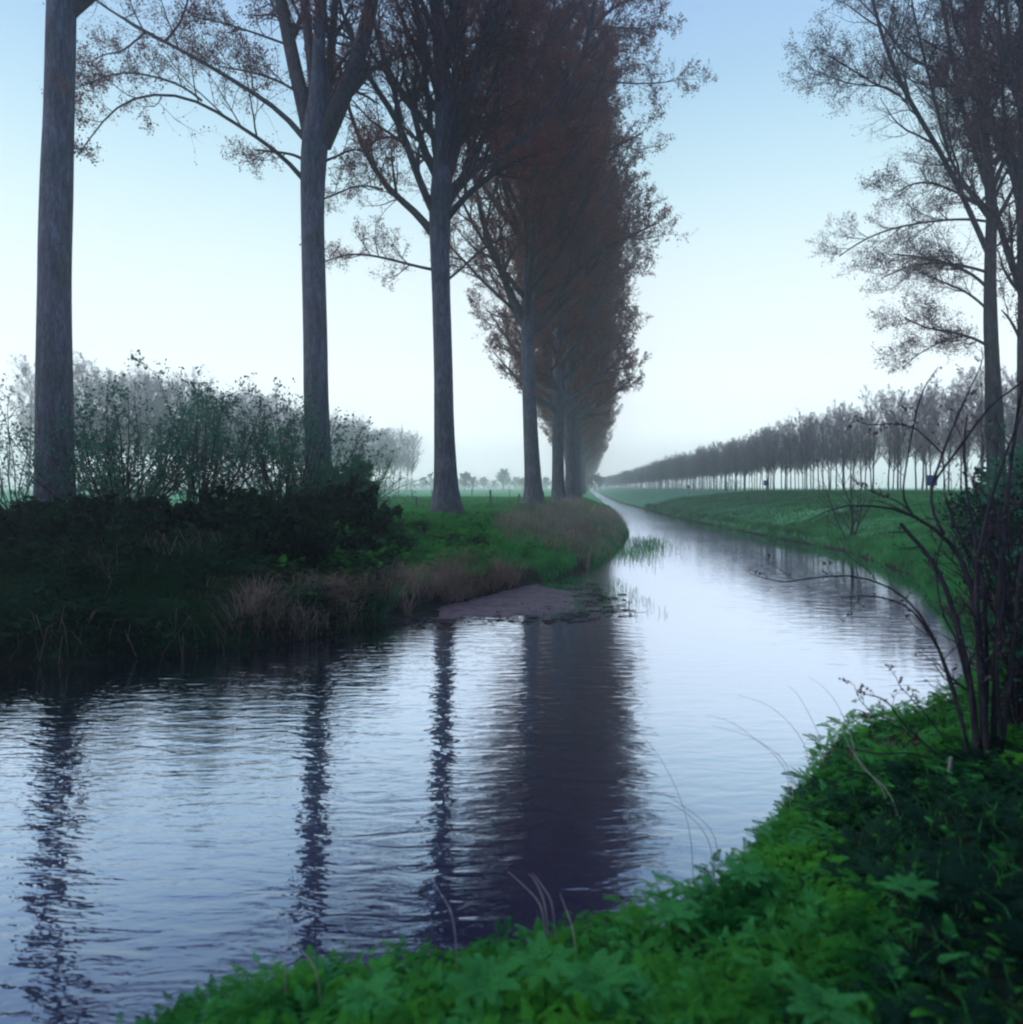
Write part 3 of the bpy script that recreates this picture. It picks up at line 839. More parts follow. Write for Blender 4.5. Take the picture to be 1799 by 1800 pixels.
HG = 'hedge shrubs along the left bank'
hed = [(-15, 19.5, 4.0, 'dense dark shrub at the left edge beside the thickest trunk'),
       (-11.6, 21.5, 3.4, 'open twiggy shrub just right of the leftmost trunk'),
       (-10.4, 20.0, 3.5, 'leafy shrub in the middle of the gap between the first two trunks'),
       (-8.6, 20.5, 4.1, 'tallest bushy shrub of the hedge, between the first two trunks'),
       (-6.6, 21.5, 3.9, 'rounded shrub with a dense crown left of the second trunk'),
       (-6.9, 24.5, 3.8, 'shrub standing directly in front of the second trunk')]
for i, (x, y, H, lb) in enumerate(hed):
    shrub(x, y, H, 1.5, 300 + i, lb, group=HG, leaf=5, lsize=.055, stems=15, nb=7, ns=5)
# pale leafing shrubs behind them
for i, (px, D, H) in enumerate([(30, 30, 5.2), (180, 34, 6.3), (250, 36, 6.4), (330, 34, 5.2), (400, 38, 5.8), (470, 36, 5.0), (610, 40, 3.8), (640, 44, 4.0)]):
    shrub((px - CX) / F * D, D, H, 1.4, 340 + i, 'pale leafing shrub behind the dark hedge of the left bank', group='pale shrubs behind the hedge', leaf=4, lsize=.06, stems=10, leafmat=M_HEDGE, nb=7, ns=5)
shrub((625 - CX) / F * 27, 27, 1.9, 1.3, 361, 'bright green bush in leaf right of the second trunk', leafmat=M_GREENBUSH, leaf=16, lsize=.09, stems=16, low=.02)
shrub((590 - CX) / F * 24, 24, 1.5, 1.3, 362, 'low dark green bush at the foot of the second trunk', leafmat=M_HEDGE, leaf=16, lsize=.09, stems=16, low=.02)
# bramble thicket under the hedge, bank shade put into its leaf colour
bi = 0
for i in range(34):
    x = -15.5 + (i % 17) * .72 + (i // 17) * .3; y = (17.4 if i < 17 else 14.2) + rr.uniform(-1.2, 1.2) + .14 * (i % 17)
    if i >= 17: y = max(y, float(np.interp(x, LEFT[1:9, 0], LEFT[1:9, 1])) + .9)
    shrub(x, y, (.8 if i < 17 else .6) + rr.uniform(-.1, .35), 1.7, 380 + i, 'low bramble clump under the left bank hedge, shade painted into its dark leaves', name='bramble', group='brambles under the hedge',
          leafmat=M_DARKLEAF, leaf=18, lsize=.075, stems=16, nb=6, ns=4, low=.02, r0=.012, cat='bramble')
# right bank small tree
shrub((1495 - CX) / F * 31, 31, 3.3, .9, 401, 'small bare twiggy sapling on the grassy right bank above the waterline', name='sapling', leafmat=M_HEDGE, leaf=1, lsize=.04, stems=5, nb=10, ns=6, r0=.045, cat='tree')
for i, (px, D, H) in enumerate([(1790, 24, 2.4), (1830, 20, 2.6), (1770, 16, 1.6)]):
    shrub((px - CX) / F * D, D, H, 1.0, 410 + i, 'dark leafy bush at the right edge behind the foreground branches', group='bushes at the right edge', leafmat=M_HEDGE, leaf=8, lsize=.07)

# ------------------------------------------------------------------ foreground bare shrub on the near right bank
def traced_shrub():
    rg = np.random.default_rng(55)
    D0 = 4.7
    bx, by = (1715 - CX) / F * D0, D0
    org = np.array([bx, by, gz(bx, by)])
    root = bpy.data.objects.new('bare_shrub', None); COL.objects.link(root); root.location = org
    tag(root, 'dark many-stemmed bare shrub on the near bank, thin branches arching left over the water', 'shrub')
    S = [[(1712, 1350, 9), (1699, 1296, 8), (1673, 1211, 7), (1648, 1140, 6), (1618, 1089, 5), (1585, 1060, 4.5), (1547, 1051, 4), (1509, 1049, 3), (1479, 1051, 2)],
         [(1708, 1345, 9), (1690, 1250, 8), (1670, 1190, 7), (1652, 1144, 7), (1631, 1100, 6), (1601, 1055, 5), (1572, 1030, 5), (1525, 1013, 4), (1487, 1005, 4), (1433, 1013, 3), (1386, 1019, 3), (1361, 1032, 2), (1327, 1013, 2), (1310, 1005, 1)],
         [(1722, 1350, 18), (1712, 1250, 16), (1699, 1157, 14), (1680, 1090, 13), (1662, 1020, 12), (1640, 979, 11), (1606, 941, 10), (1583, 920, 9)],
         [(1735, 1350, 20), (1728, 1241, 18), (1720, 1114, 16), (1711, 1030, 14), (1690, 971, 12), (1661, 941, 10), (1627, 916, 9), (1585, 895, 7), (1538, 889, 5), (1500, 889, 4), (1462, 886, 3), (1433, 903, 2), (1412, 920, 1)],
         [(1738, 1350, 14), (1725, 1180, 13), (1715, 1072, 12), (1717, 988, 10), (1732, 903, 9), (1753, 840, 7), (1770, 777, 5), (1805, 700, 4)],
         [(1660, 940, 8), (1636, 900, 7), (1635, 861, 7), (1652, 810, 6), (1669, 760, 5), (1699, 692, 4), (1715, 650, 3), (1725, 610, 2)],
         [(1605, 905, 5), (1585, 880, 5), (1593, 819, 4), (1610, 734, 4), (1627, 680, 3), (1650, 645, 2)],
         [(1640, 850, 6), (1656, 827, 6), (1690, 781, 6), (1741, 713, 6), (1799, 667, 5), (1850, 640, 4)],
         [(1658, 800, 4), (1640, 780, 4), (1606, 747, 3), (1563, 741, 3), (1525, 743, 2), (1500, 722, 1)],
         [(1600, 900, 4), (1585, 884, 4), (1551, 870, 3), (1521, 857, 2), (1498, 838, 1)],
         [(1745, 1350, 16), (1748, 1200, 14), (1755, 1050, 12), (1765, 900, 10), (1780, 780, 8), (1800, 660, 5)],
         [(1752, 1350, 14), (1775, 1200, 12), (1790, 1050, 10), (1810, 900, 8)],
         [(1730, 1350, 12), (1735, 1150, 10), (1728, 1000, 9), (1700, 900, 7), (1690, 800, 5), (1700, 730, 3)],
         [(1716, 988, 7), (1745, 930, 6), (1790, 890, 5), (1840, 870, 3)],
         [(1690, 1380, 7), (1665, 1359, 6), (1640, 1318, 5), (1593, 1283, 5), (1570, 1250, 4), (1553, 1226, 3), (1520, 1220, 2)],
         [(1680, 1372, 5), (1640, 1335, 4), (1600, 1322, 4), (1540, 1326, 4), (1500, 1318, 3), (1455, 1310, 2)],
         [(1590, 1282, 3), (1540, 1262, 2.5), (1505, 1230, 2), (1490, 1195, 1.5)],
         [(1660, 1300, 4), (1625, 1250, 3), (1595, 1215, 2), (1575, 1180, 1.5)],
         [(1700, 1200, 6), (1680, 1120, 5), (1655, 1080, 5), (1640, 1000, 4), (1655, 930, 3)],
         [(1760, 1300, 9), (1750, 1150, 8), (1770, 1020, 6), (1750, 930, 5), (1740, 860, 3)]]
    Ps, Rs = [], []
    for i, ln in enumerate(S):
        a = np.array(ln, float)
        sl = rg.uniform(-.35, .6)
        run = np.hypot(a[:, 0] - 1715, .6 * (a[:, 1] - 1350)) / F * D0
        if a[0, 1] > 1200: off = rg.uniform(-.12, .12)
        D = D0 + .45 * run * (sl if a[0, 1] > 1200 else .3)
        pts = np.array([W3(p[0], p[1], d) for p, d in zip(a, D)]) - org
        if a[0, 1] > 1330: pts[0] = [pts[0][0], pts[0][1], -.05]
        o = resample(np.concatenate([pts, (a[:, 2] * .37 / F * D)[:, None]], 1), 18)
        o[1:-1, :3] += np.cumsum(rg.normal(size=(16, 3)) * .004, axis=0) * np.linspace(0, 1, 16)[:, None]
        Ps.append(o[:, :3]); Rs.append(o[:, 3])
        mb = MB(); add_tubes(mb, o[None, :, :3], o[None, :, 3], 8); mb.build('stem', M_SHRUBBARK, root)
    Ps = np.array(Ps); Rs = np.array(Rs)
    P1, R1 = grow(Ps, Rs, 7, .25, 1.0, (.5, 1.1), (.12, .28), .45, 7, .1, .16, rg, rmin=.0022)
    P2, R2 = grow(P1, R1, 4, .2, 1.0, (.5, 1.1), (.25, .5), .6, 4, .1, .2, rg, rmin=.0016)
    mb = MB(); add_tubes(mb, P1, R1, 4); add_tubes(mb, P2, R2, 3)
    tw = mb.build('twig', M_SHRUBBARK, root)
    mb = MB(); mb.add(*leaf_bits(P2, 2, .012, rg, .004)); mb.build('bud', M_CATKIN_R, root, False)
    return root
traced_shrub()
# dark leafy undergrowth behind and right of it
for i, (x, y, H) in enumerate([(4.3, 6.0, 1.3), (5.2, 7.2, 1.9), (4.9, 5.4, 1.6), (6.3, 8.6, 2.2), (5.9, 6.6, 2.2), (7.8, 10.5, 2.0), (3.7, 4.8, .8), (9.3, 12.8, 1.9), (7.2, 9.0, 2.6), (4.0, 3.9, 1.0), (3.15, 5.0, 1.1), (3.7, 5.6, 2.0), (3.4, 4.9, 1.6)]):
    shrub(x + .4, y, H * .9, 1.2 if i < 10 else .7, 430 + i, 'dark thicket of twigs and small leaves behind the bare foreground shrub', name='thicket', group='thicket at the right edge',
          leafmat=M_DARKLEAF if i % 2 else M_HEDGE, leaf=7 if i < 10 else 1, lsize=.032 if i < 10 else .018, stems=20, nb=7, ns=4, low=.03, r0=.016)

# ------------------------------------------------------------------ ground vegetation
def in_view(x, y, m=.08):
    u = x / np.maximum(y, .01)
    return (y > .3) & (np.abs(u) < .692 + m)

def blades(mb, x, y, z, h, w, lean, rg, seg=2):
    n = len(x)
    az = rg.uniform(0, 2 * np.pi, n); l = lean * h * rg.uniform(.2, 1.3, n)
    dx, dy = np.cos(az) * l, np.sin(az) * l
    wa = rg.uniform(0, np.pi, n); wx, wy = np.cos(wa) * w / 2, np.sin(wa) * w / 2
    b = np.stack([x, y, z], 1)
    p0a = b - np.stack([wx, wy, 0 * wx], 1); p0b = b + np.stack([wx, wy, 0 * wx], 1)
    mid = b + np.stack([dx * .35, dy * .35, h * .6], 1)
    p1a = mid - np.stack([wx, wy, 0 * wx], 1) * .8; p1b = mid + np.stack([wx, wy, 0 * wx], 1) * .8
    tip = b + np.stack([dx, dy, h * (1 - .25 * lean)], 1)
    v = np.stack([p0a, p0b, p1b, p1a, tip], 1)
    i = np.arange(n)[:, None] * 5
    mb.add(v.reshape(-1, 3), i + np.array([[0, 1, 2, 3]]))
    s = MB()
    mb.f3.append((mb.n - 5 * n) + i + np.array([[3, 2, 4]]))

def scatter(n, x0, x1, y0, y1, rg, cond):
    x = rg.uniform(x0, x1, n); y = rg.uniform(y0, y1, n)
    k = cond(x, y); return x[k], y[k]
def land(x, y): return ~inside(x, y, POLY)

rg = np.random.default_rng(70)
# left bank and verge grass
mb = MB()
for (n, x0, x1, y0, y1, h, w) in [(150000, -14, 6, 10, 26, .26, .012), (110000, -8, 9, 22, 50, .28, .022), (50000, -14, 12, 45, 90, .3, .04)]:
    x, y = scatter(n, x0, x1, y0, y1, rg, lambda a, b: land(a, b) & in_view(a, b) & ~inside(a, b, MUDP) & (fbm(a, b, 1.2, 30) > .38) & ((a > -3.6 + (fbm(a, b, 2, 35) - .5) * 3) | (b > 26)))
    z = terrain(x, y)
    hh = h * rg.uniform(.5, 1.4, len(x)) * (.5 + fbm(x, y, 2, 31))
    blades(mb, x, y, z - .02, hh, w * rg.uniform(.7, 1.4, len(x)), .6, rg)
tag(mb.build('bank_grass', M_GRASS, smooth=False), 'lush dark green grass on the left bank between the trunks and the water', 'grass', kind='stuff')
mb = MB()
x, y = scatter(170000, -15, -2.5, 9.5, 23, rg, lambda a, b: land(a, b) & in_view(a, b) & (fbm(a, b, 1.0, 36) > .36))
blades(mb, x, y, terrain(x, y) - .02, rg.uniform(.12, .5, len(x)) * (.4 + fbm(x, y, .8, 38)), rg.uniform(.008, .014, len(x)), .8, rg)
tag(mb.build('painted_shade_grass', M_DARKGRASS, smooth=False), 'grass at the foot of the left bank, shade painted into its dark green', 'grass', kind='stuff')
# right bank grass
mb = MB()
for (n, x0, x1, y0, y1, h, w) in [(190000, 8, 26, 12, 40, .2, .015), (170000, 12, 45, 38, 90, .22, .024)]:
    x, y = scatter(n, x0, x1, y0, y1, rg, lambda a, b: land(a, b) & in_view(a, b) & (seg_dist(a, b, RIGHT) > .01))
    z = terrain(x, y)
    hh = h * rg.uniform(.4, 1.3, len(x)) * (.5 + fbm(x, y, 2, 33))
    blades(mb, x, y, z - .02, hh, w * rg.uniform(.7, 1.4, len(x)), .7, rg)
x, y = scatter(420000, 7, 19, 9, 90, rg, lambda a, b: land(a, b) & in_view(a, b) & (seg_dist(a, b, RIGHT) < .15 + 1.1 * fbm(a, b, 1.7, 45)))
blades(mb, x, y, terrain(x, y) - .03, rg.uniform(.12, .5, len(x)) * (.3 + 1.2 * fbm(x, y, 1.1, 46)), rg.uniform(.012, .022, len(x)), 1.1, rg)
tag(mb.build('slope_grass', M_GRASS, smooth=False), 'short green grass covering the slope of the right bank', 'grass', kind='stuff')
# dry grass along the water edge and on the left bank
mb = MB()
def dry_w(x, y):
    d = seg_dist(x, y, LEFT)
    edge = (d < 1.5 * fbm(x, y, 2.5, 44) + .5) & (y < 19.5) & (x > -4.6)
    return land(x, y) & in_view(x, y) & edge & (fbm(x, y, .7, 40) > .5)
x, y = scatter(90000, -7, 4, 11, 22, rg, dry_w)
blades(mb, x, y, terrain(x, y) - .02, rg.uniform(.3, .95, len(x)), rg.uniform(.007, .014, len(x)), 1.25, rg)
x, y = scatter(12000, 4, 14, 20, 70, rg, lambda a, b: land(a, b) & in_view(a, b) & (seg_dist(a, b, RIGHT) < .6))
tag(mb.build('dry_grass', M_DRY, smooth=False), 'tangled dry brown grass hanging over the edge of the left bank', 'grass', kind='stuff')
mb = MB()
x, y = scatter(1100, -3, 2.7, 13.6, 22, rg, lambda a, b: inside(a, b, POLY) & (seg_dist(a, b, MUDP) < .25 + 1.1 * fbm(a, b, 1, 4) ** 2))
n = len(x); az = rg.uniform(-.5, .5, n) + (rg.random(n) < .3) * 1.2; L = rg.uniform(.05, .32, n)
z = np.maximum(terrain(x, y), 0) + .012
d = np.stack([np.cos(az), np.sin(az), rg.uniform(-.02, .08, n)], 1) * L[:, None]
b = np.stack([x, y, z], 1)
P = np.stack([b - d / 2, b + rg.normal(size=(n, 3)) * .008, b + d / 2], 1)
add_tubes(mb, P, np.repeat(rg.uniform(.004, .010, n)[:, None], 3, 1), 3)
tag(mb.build('debris', M_SHRUBBARK), 'broken twigs and litter stranded on the purple mud flat', 'debris', kind='stuff')
# tall dead reeds in the middle distance
mb = MB()
def reed_w(x, y):
    d = seg_dist(x, y, LEFT)
    return land(x, y) & in_view(x, y) & (((d < 4.2) & (y > 22.5) & (fbm(x, y, 2.2, 50) > .42)))
x, y = scatter(34000, -.5, 10, 22, 60, rg, reed_w)
blades(mb, x, y, terrain(x, y) - .02, rg.uniform(.25, 1.0, len(x)) * (.5 + fbm(x, y, .9, 47)), rg.uniform(.008, .016, len(x)), .55, rg)
tag(mb.build('dead_reeds', M_REED, smooth=False), 'pinkish dead reeds standing on the left bank beside the canal', 'reeds', kind='stuff')
# reeds growing out of the water
mb = MB()
n = 900
t = rg.random(n); x = 4.2 + 2.6 * t + rg.normal(size=n) * .5; y = 27 + 9 * t + rg.normal(size=n) * 1.6
blades(mb, x, y, np.full(n, -.05), rg.uniform(.15, .5, n), rg.uniform(.012, .02, n), .5, rg)
n = 500
x = rg.uniform(.8, 3.2, n); y = rg.uniform(15, 21, n)
blades(mb, x, y, np.full(n, -.05), rg.uniform(.1, .3, n), rg.uniform(.008, .012, n), .6, rg)
tag(mb.build('water_reeds', M_GRASS, smooth=False), 'sparse green reed shoots standing in the shallow water off the left bank', 'reeds', kind='stuff')

# cow parsley and nettles on the near bank
def leaf_template():
    V, Q = [], []
    def pinna(o, d, L, wd, fold):
        n_ = np.array([-d[1], d[0]])
        S = 5
        base = len(V)
        for i in range(S + 1):
            s = i / S
            w = wd * math.sin(math.pi * min(1, .12 + s * .88)) ** .8 * (1.15 if i % 2 else .55)
            p = np.array(o) + np.array(d) * L * s
            for sg in (-1, 1):
                q = p + n_ * w * sg + np.array(d) * (.06 * L if i % 2 else 0)
                V.append((q[0], q[1], fold * abs(w) - .12 * (L * s) ** 2))
        for i in range(S):
            a = base + 2 * i
            Q.append((a, a + 1, a + 3, a + 2))
    for i, t in enumerate((.22, .36, .49, .61, .72, .82, .9)):
        L = .50 * (1 - t * .78)
        for sg in (-1, 1):
            a = 1.05 - .35 * t
            pinna((0, t), (math.sin(a) * sg, math.cos(a)), L, .050 * (1.15 - t * .5), .25)
    pinna((0, .9), (0, 1), .16, .045, .25)
    b = len(V)
    V.extend([(-.008, 0, 0), (.008, 0, 0), (.006, .9, 0), (-.006, .9, 0)]); Q.append((b, b + 1, b + 2, b + 3))
    v = np.array(V); v[:, 0] *= .85; v[:, 2] += .30 * v[:, 1] - .34 * v[:, 1] ** 2
    return v, np.array(Q)
LV, LQ = leaf_template()
def herb_leaves(mb, base, az, tilt, size, roll, rg):
    """place copies of the leaf: base (n,3)"""
    n = len(base)
    v = LV[None] * size[:, None, None]
    cr_, sr_ = np.cos(roll)[:, None], np.sin(roll)[:, None]
    x, y, z = v[..., 0], v[..., 1], v[..., 2]
    x, z = x * cr_ + z * sr_, -x * sr_ + z * cr_
    ct, st = np.cos(tilt)[:, None], np.sin(tilt)[:, None]
    y, z = y * ct - z * st, y * st + z * ct
    ca, sa = np.cos(az)[:, None], np.sin(az)[:, None]
    x, y = x * ca - y * sa, x * sa + y * ca
    V = np.stack([x, y, z], -1) + base[:, None, :]
    mb.add(V.reshape(-1, 3), (LQ[None] + (np.arange(n) * len(LV))[:, None, None]).reshape(-1, 4))
def herb_field(mb, x, y, rg, smin, smax, per, hmin=.03, hmax=.17):
    z = terrain(x, y)
    n = len(x)
    hh = rg.uniform(hmin, hmax, n) * (.55 + .9 * fbm(x, y, .9, 61))
    size0 = rg.uniform(smin, smax, n)
    for k in range(per):
        az = rg.uniform(0, 2 * np.pi, n)
        tilt = rg.uniform(-.25, .65, n)
        off = rg.uniform(0, .05, n)
        b = np.stack([x - np.sin(az) * off, y + np.cos(az) * off, z + hh * rg.uniform(.5, 1.0, n)], 1)
        herb_leaves(mb, b, az, tilt, size0 * rg.uniform(.7, 1.2, n), rg.uniform(-.4, .4, n), rg)
rg = np.random.default_rng(90)
mb = MB()
nearc = lambda a, b: land(a, b) & in_view(a, b, .25) & (seg_dist(a, b, RIGHT) > .02) & (a > -3)
deep = lambda a, b: (a - .30 * b + (fbm(a, b, .8, 77) - .5) * 1.1 > .38) & (b < 4.8)  # near right corner, where dark leaves are swapped in to stand for shade
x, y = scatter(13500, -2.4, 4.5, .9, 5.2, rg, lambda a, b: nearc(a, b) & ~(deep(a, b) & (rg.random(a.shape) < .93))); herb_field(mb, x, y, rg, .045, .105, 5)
x, y = scatter(6500, 1.2, 9.5, 4.2, 13, rg, nearc); herb_field(mb, x, y, rg, .07, .14, 5)
tag(mb.build('ground_cover', M_HERB, smooth=False), 'dense green cow parsley and nettle leaves covering the near bank', 'ground cover', kind='stuff')
mb = MB()
x, y = scatter(30000, -2.4, 9, .9, 13, rg, nearc)
blades(mb, x, y, terrain(x, y) - .01, rg.uniform(.08, .26, len(x)), rg.uniform(.003, .006, len(x)), .8, rg)
x, y = scatter(2600, -2.4, 9, .9, 13, rg, nearc)
tag(mb.build('verge_grass', M_GRASS, smooth=False), 'thin grass blades growing through the leaves of the near bank', 'grass', kind='stuff')
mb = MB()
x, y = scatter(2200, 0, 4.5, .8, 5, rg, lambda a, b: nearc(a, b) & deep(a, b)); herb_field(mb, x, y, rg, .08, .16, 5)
tag(mb.build('painted_shade_cover', M_DARKLEAF, smooth=False), 'leaves of the near right corner, deep shade painted into their dark green', 'ground cover', kind='stuff')
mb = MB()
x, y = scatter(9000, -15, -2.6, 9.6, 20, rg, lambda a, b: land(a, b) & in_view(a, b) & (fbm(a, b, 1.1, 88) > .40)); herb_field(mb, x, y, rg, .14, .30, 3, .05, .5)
tag(mb.build('painted_shade_herbs', M_SHADEHERB, smooth=False), 'leafy herbs on the left bank slope below the hedge, shade painted into their dark green', 'ground cover', kind='stuff')
mb = MB()
x, y = scatter(1500, -9, -2.6, 10.4, 16, rg, lambda a, b: land(a, b) & in_view(a, b) & (fbm(a, b, .9, 89) > .52))
blades(mb, x, y, terrain(x, y) - .02, rg.uniform(.3, .9, len(x)), rg.uniform(.008, .014, len(x)), 1.3, rg)
tag(mb.build('withered_stems', M_DRY, smooth=False), 'few withered stems hanging in the shaded left bank vegetation', 'grass', kind='stuff')
# leafy herbs on the left bank
mb = MB()
x, y = scatter(5200, -9, 5, 12.5, 28, rg, lambda a, b: land(a, b) & in_view(a, b) & ~inside(a, b, MUDP) & (seg_dist(a, b, LEFT) > .8) & (a > -4.5) & (fbm(a, b, 1.6, 66) > .48))
herb_field(mb, x, y, rg, .2, .34, 3, .1, .4)
tag(mb.build('bank_herbs', M_HERB, smooth=False), 'patches of leafy green herbs on the left bank slope', 'ground cover', kind='stuff')

# pale fern-like plants that stand out of the carpet, one object each
plants = [(955, 1690, .30, 'bright star-shaped cow parsley rosette at the middle of the near bank edge'),
          (850, 1722, .30, 'pale feathery fern-like plant just left of the bright rosette'),
          (1050, 1720, .28, 'feathery plant right of the bright rosette'),
          (650, 1745, .24, 'pale serrated plant low on the near bank left of centre'),
          (1450, 1765, .26, 'blue-green feathery plant at the bottom of the dark right corner'),
          (1180, 1600, .24, 'yellowish green plant where the near bank bends upward'),
          (1310, 1530, .24, 'leafy plant high on the near bank slope'),
          (1600, 1560, .26, 'feathery plant beside the deep shade of the right bank')]
for i, (px, py, s, lb) in enumerate(plants):
    zt = 1.0
    for _ in range(8):
        D = (EYE - zt) * F / (py - HY); X = (px - CX) / F * D
        zg = gz(X, D); zt = .5 * zt + .5 * (zg + .24)
    g2 = np.random.default_rng(500 + i)
    root = bpy.data.objects.new('cow_parsley', None); COL.objects.link(root); root.location = (X, D, zg)
    tag(root, lb, 'plant')
    nl = 13
    for lv in range(nl):
        mb = MB()
        az = np.array([lv * 2 * np.pi / nl + g2.uniform(-.2, .2)])
        herb_leaves(mb, np.array([[0, 0, zt - zg - .02]]), az, np.array([g2.uniform(.0, .5)]), np.array([s * .45 * g2.uniform(.8, 1.15)]), np.array([g2.uniform(-.2, .2)]), g2)
        mb.build('leaf', M_HERBBLUE, root, False)
    mb = MB(); add_tubes(mb, np.array([[(0, 0, -.03), (0.01, 0, (zt - zg) * .5), (0, 0, zt - zg - .02)]]), np.full((1, 3), .005), 5); mb.build('stem', M_HERB, root)

# arching dry stalks on the near bank
st = [[(1215, 1450), (1180, 1360), (1140, 1300), (1100, 1265)], [(1385, 1345), (1330, 1300), (1280, 1262), (1240, 1258)], [(1420, 1310), (1380, 1260), (1345, 1235), (1300, 1222)],
      [(1445, 1300), (1420, 1250), (1400, 1215), (1385, 1205)], [(1260, 1460), (1220, 1430), (1180, 1400), (1140, 1385)], [(1500, 1300), (1470, 1230), (1440, 1200), (1420, 1190)],
      [(1250, 1470), (1200, 1420), (1160, 1405), (1120, 1410)], [(1390, 1340), (1340, 1305), (1310, 1290), (1250, 1275)], [(1010, 1640), (1000, 1610), (992, 1590), (985, 1570)],
      [(955, 1590), (935, 1570), (915, 1550), (893, 1532)], [(960, 1590), (950, 1565), (940, 1545), (930, 1535)], [(972, 1580), (955, 1560), (945, 1545), (937, 1535)],
      [(800, 1625), (790, 1590), (770, 1565), (760, 1540)], [(500, 1690), (510, 1640), (520, 1590), (528, 1540)], [(560, 1700), (520, 1660), (500, 1630), (485, 1600)],
      [(1560, 1395), (1520, 1350), (1490, 1310), (1480, 1280)], [(1575, 1410), (1545, 1370), (1510, 1350), (1495, 1290)]]
for i, ln in enumerate(st):
    a = np.array(ln, float)
    D = (EYE - .85) * F / (a[0, 1] - HY)
    D = D * np.linspace(1, 1.12, len(a))
    pts = np.array([W3(p[0], p[1], d) for p, d in zip(a, D)])
    o = pts[0].copy(); o[2] = gz(o[0], o[1]) 
    pts = np.concatenate([[[o[0] + .02, o[1] - .02, o[2] - .03]], pts]) - o
    p = resample(pts, 14)
    mb = MB(); add_tubes(mb, p[None], np.linspace(.0028, .001, 14)[None], 5)
    ob = mb.build('dry_stalk', M_STALK); ob.location = o
    tag(ob, 'thin dry stalk rising from the edge of the near bank against the water', 'stalk', 'dry stalks on the near bank edge')
# broken pale stick
a = W3(1672, 1330, 4.4); b = W3(1667, 1366, 4.4); 
mb = MB(); add_tubes(mb, np.array([[np.zeros(3), (b - a) * .5, (b - a) * 2.2]]), np.array([[.010, .011, .011]]), 7)
ob = mb.build('broken_stick', M_STALK); ob.location = a
tag(ob, 'short pale broken stick upright at the foot of the bare shrub', 'stick')

# ------------------------------------------------------------------ fences and signs
def fence(pts, hs, label, group):
    root = bpy.data.objects.new('pasture_fence', None); COL.objects.link(root)
    x0, y0 = pts[0]; z0 = gz(x0, y0); root.location = (x0, y0, z0)
    tag(root, label, 'fence', group)
    tops = []
    for (x, y), h in zip(pts, hs):
        z = gz(x, y)
        b = np.array([x - x0, y - y0, z - z0 - .05])
        P = np.array([[b, b + [rr.uniform(-.03, .03), 0, h * .5], b + [rr.uniform(-.05, .05), 0, h], b + [0, 0, h + .015]]])
        mb = MB(); add_tubes(mb, P, np.array([[.06, .058, .055, .002]]), 8); mb.build('post', M_POST, root, False)
        tops.append(b + [0, 0, h])
    for f_ in (.5, .88):
        L = []
        for a, b, h in zip(tops[:-1], tops[1:], hs):
            for t in np.linspace(0, 1, 6)[:-1]:
                p = a + (b - a) * t; p = p - [0, 0, (1 - f_) * h + .05 * math.sin(t * math.pi)]; L.append(p)
        L = np.array(L)
        mb = MB(); add_tubes(mb, L[None], np.full((1, len(L)), .006), 4); mb.build('wire', M_STEEL, root)
fp = [((px - CX) / F * D, D) for px, D in [(600, 38), (683, 38), (734, 38.5), (800, 39), (863, 40), (912, 45), (956, 51), (973, 56)]]
fence(fp, [1.0, .85, .9, 1.0, 1.25, 1.0, 1.0, 1.1], 'weathered post and wire fence along the near edge of the pasture', None)
fp = [((px - CX) / F * D, D) for px, D in [(560, 80), (630, 82), (701, 84), (725, 86), (760, 88), (830, 92), (896, 96), (940, 100)]]
fence(fp, [1.1] * 8, 'low fence of small posts further out across the pasture', None)

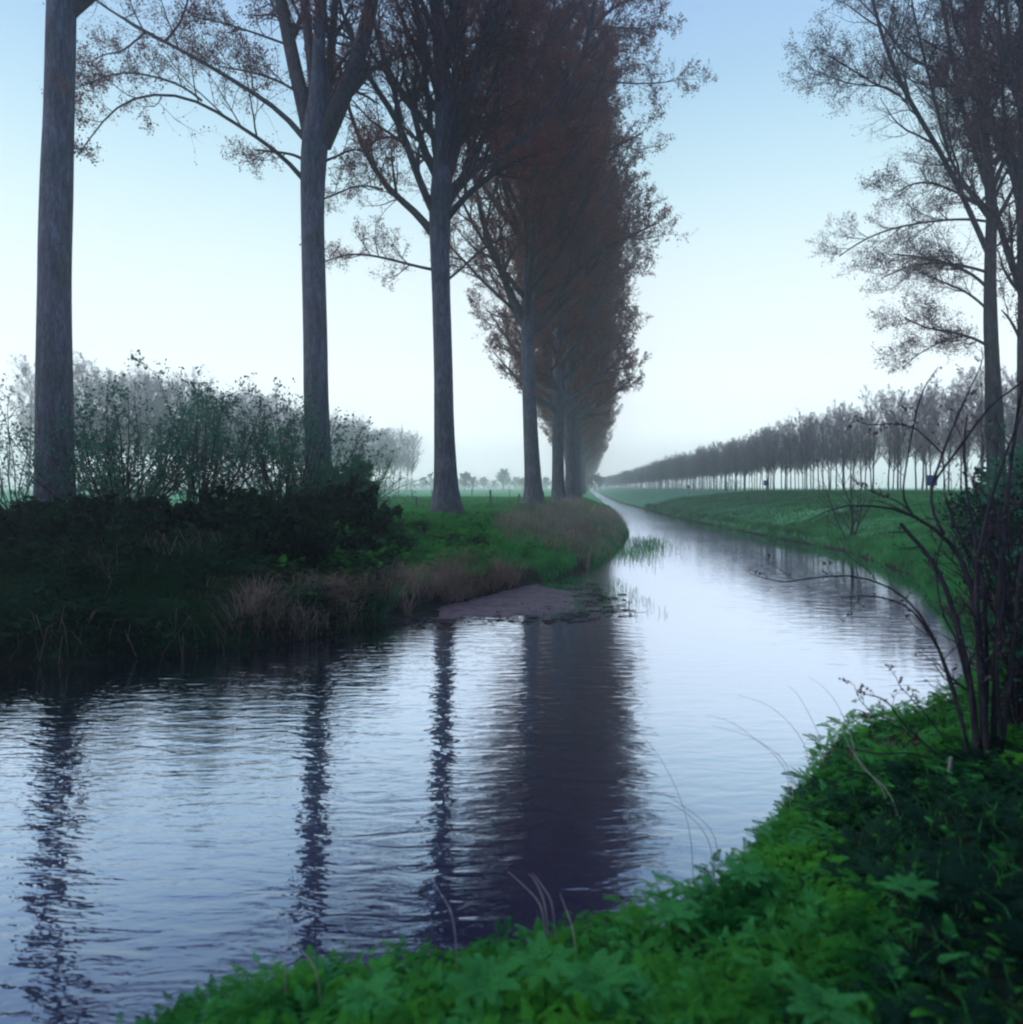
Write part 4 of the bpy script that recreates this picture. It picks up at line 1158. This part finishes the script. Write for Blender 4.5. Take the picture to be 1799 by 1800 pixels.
def board_sign(X, D, z, size, mat, label):
    root = bpy.data.objects.new('canal_sign', None); COL.objects.link(root)
    zg = gz(X, D); root.location = (X, D, zg)
    tag(root, label, 'sign', 'signs on posts along the right bank')
    mb = MB(); add_tubes(mb, np.array([[(0, 0, -.1), (0, 0, (z - zg) * .5), (0, 0, z - zg + size * .4)]]), np.full((1, 3), .03), 8); mb.build('post', M_STEEL, root)
    s = size / 2; t = .02; y = -.035
    bv = .02
    v = []; 
    for yy, e in ((y - t, bv), (y, 0)):
        v += [(-s + e, yy, z - zg - s + e), (s - e, yy, z - zg - s + e), (s - e, yy, z - zg + s - e), (-s + e, yy, z - zg + s - e)]
    mb = MB(); mb.add(v, [(0, 1, 2, 3), (7, 6, 5, 4), (0, 4, 5, 1), (1, 5, 6, 2), (2, 6, 7, 3), (3, 7, 4, 0)]); mb.build('board', mat, root, False)
board_sign(18.9, 55, 2.95, .36, M_SIGN, 'small square blue sign on a post in the middle of the right bank')
board_sign(17.6, 31, 2.9, .44, M_SIGN, 'dark square sign on a post behind the bare foreground shrub')
board_sign(23.0, 96, 2.7, .36, M_SIGNRED, 'tiny reddish sign far along the right bank')

# ------------------------------------------------------------------ haze
m, t = new_mat('evening_haze')
pv = t.nodes.new('ShaderNodeVolumePrincipled')
pv.inputs['Color'].default_value = (.96, .98, 1.0, 1)
pv.inputs['Density'].default_value = .0025
pv.inputs['Anisotropy'].default_value = .84
o = t.nodes.new('ShaderNodeOutputMaterial'); t.links.new(pv.outputs[0], o.inputs['Volume'])
mb = MB()
x0, x1, y0, y1, z0, z1 = -1010, 1010, -75, 1110, -3, 50
mb.add([(x0, y0, z0), (x1, y0, z0), (x1, y1, z0), (x0, y1, z0), (x0, y0, z1), (x1, y0, z1), (x1, y1, z1), (x0, y1, z1)],
       [(3, 2, 1, 0), (4, 5, 6, 7), (0, 1, 5, 4), (1, 2, 6, 5), (2, 3, 7, 6), (3, 0, 4, 7)])
tag(mb.build('haze', m, smooth=False), 'thin evening mist fading the far trees', 'haze', kind='stuff')
print('avenue trees', n_ave, 'objects', len(SC.objects))
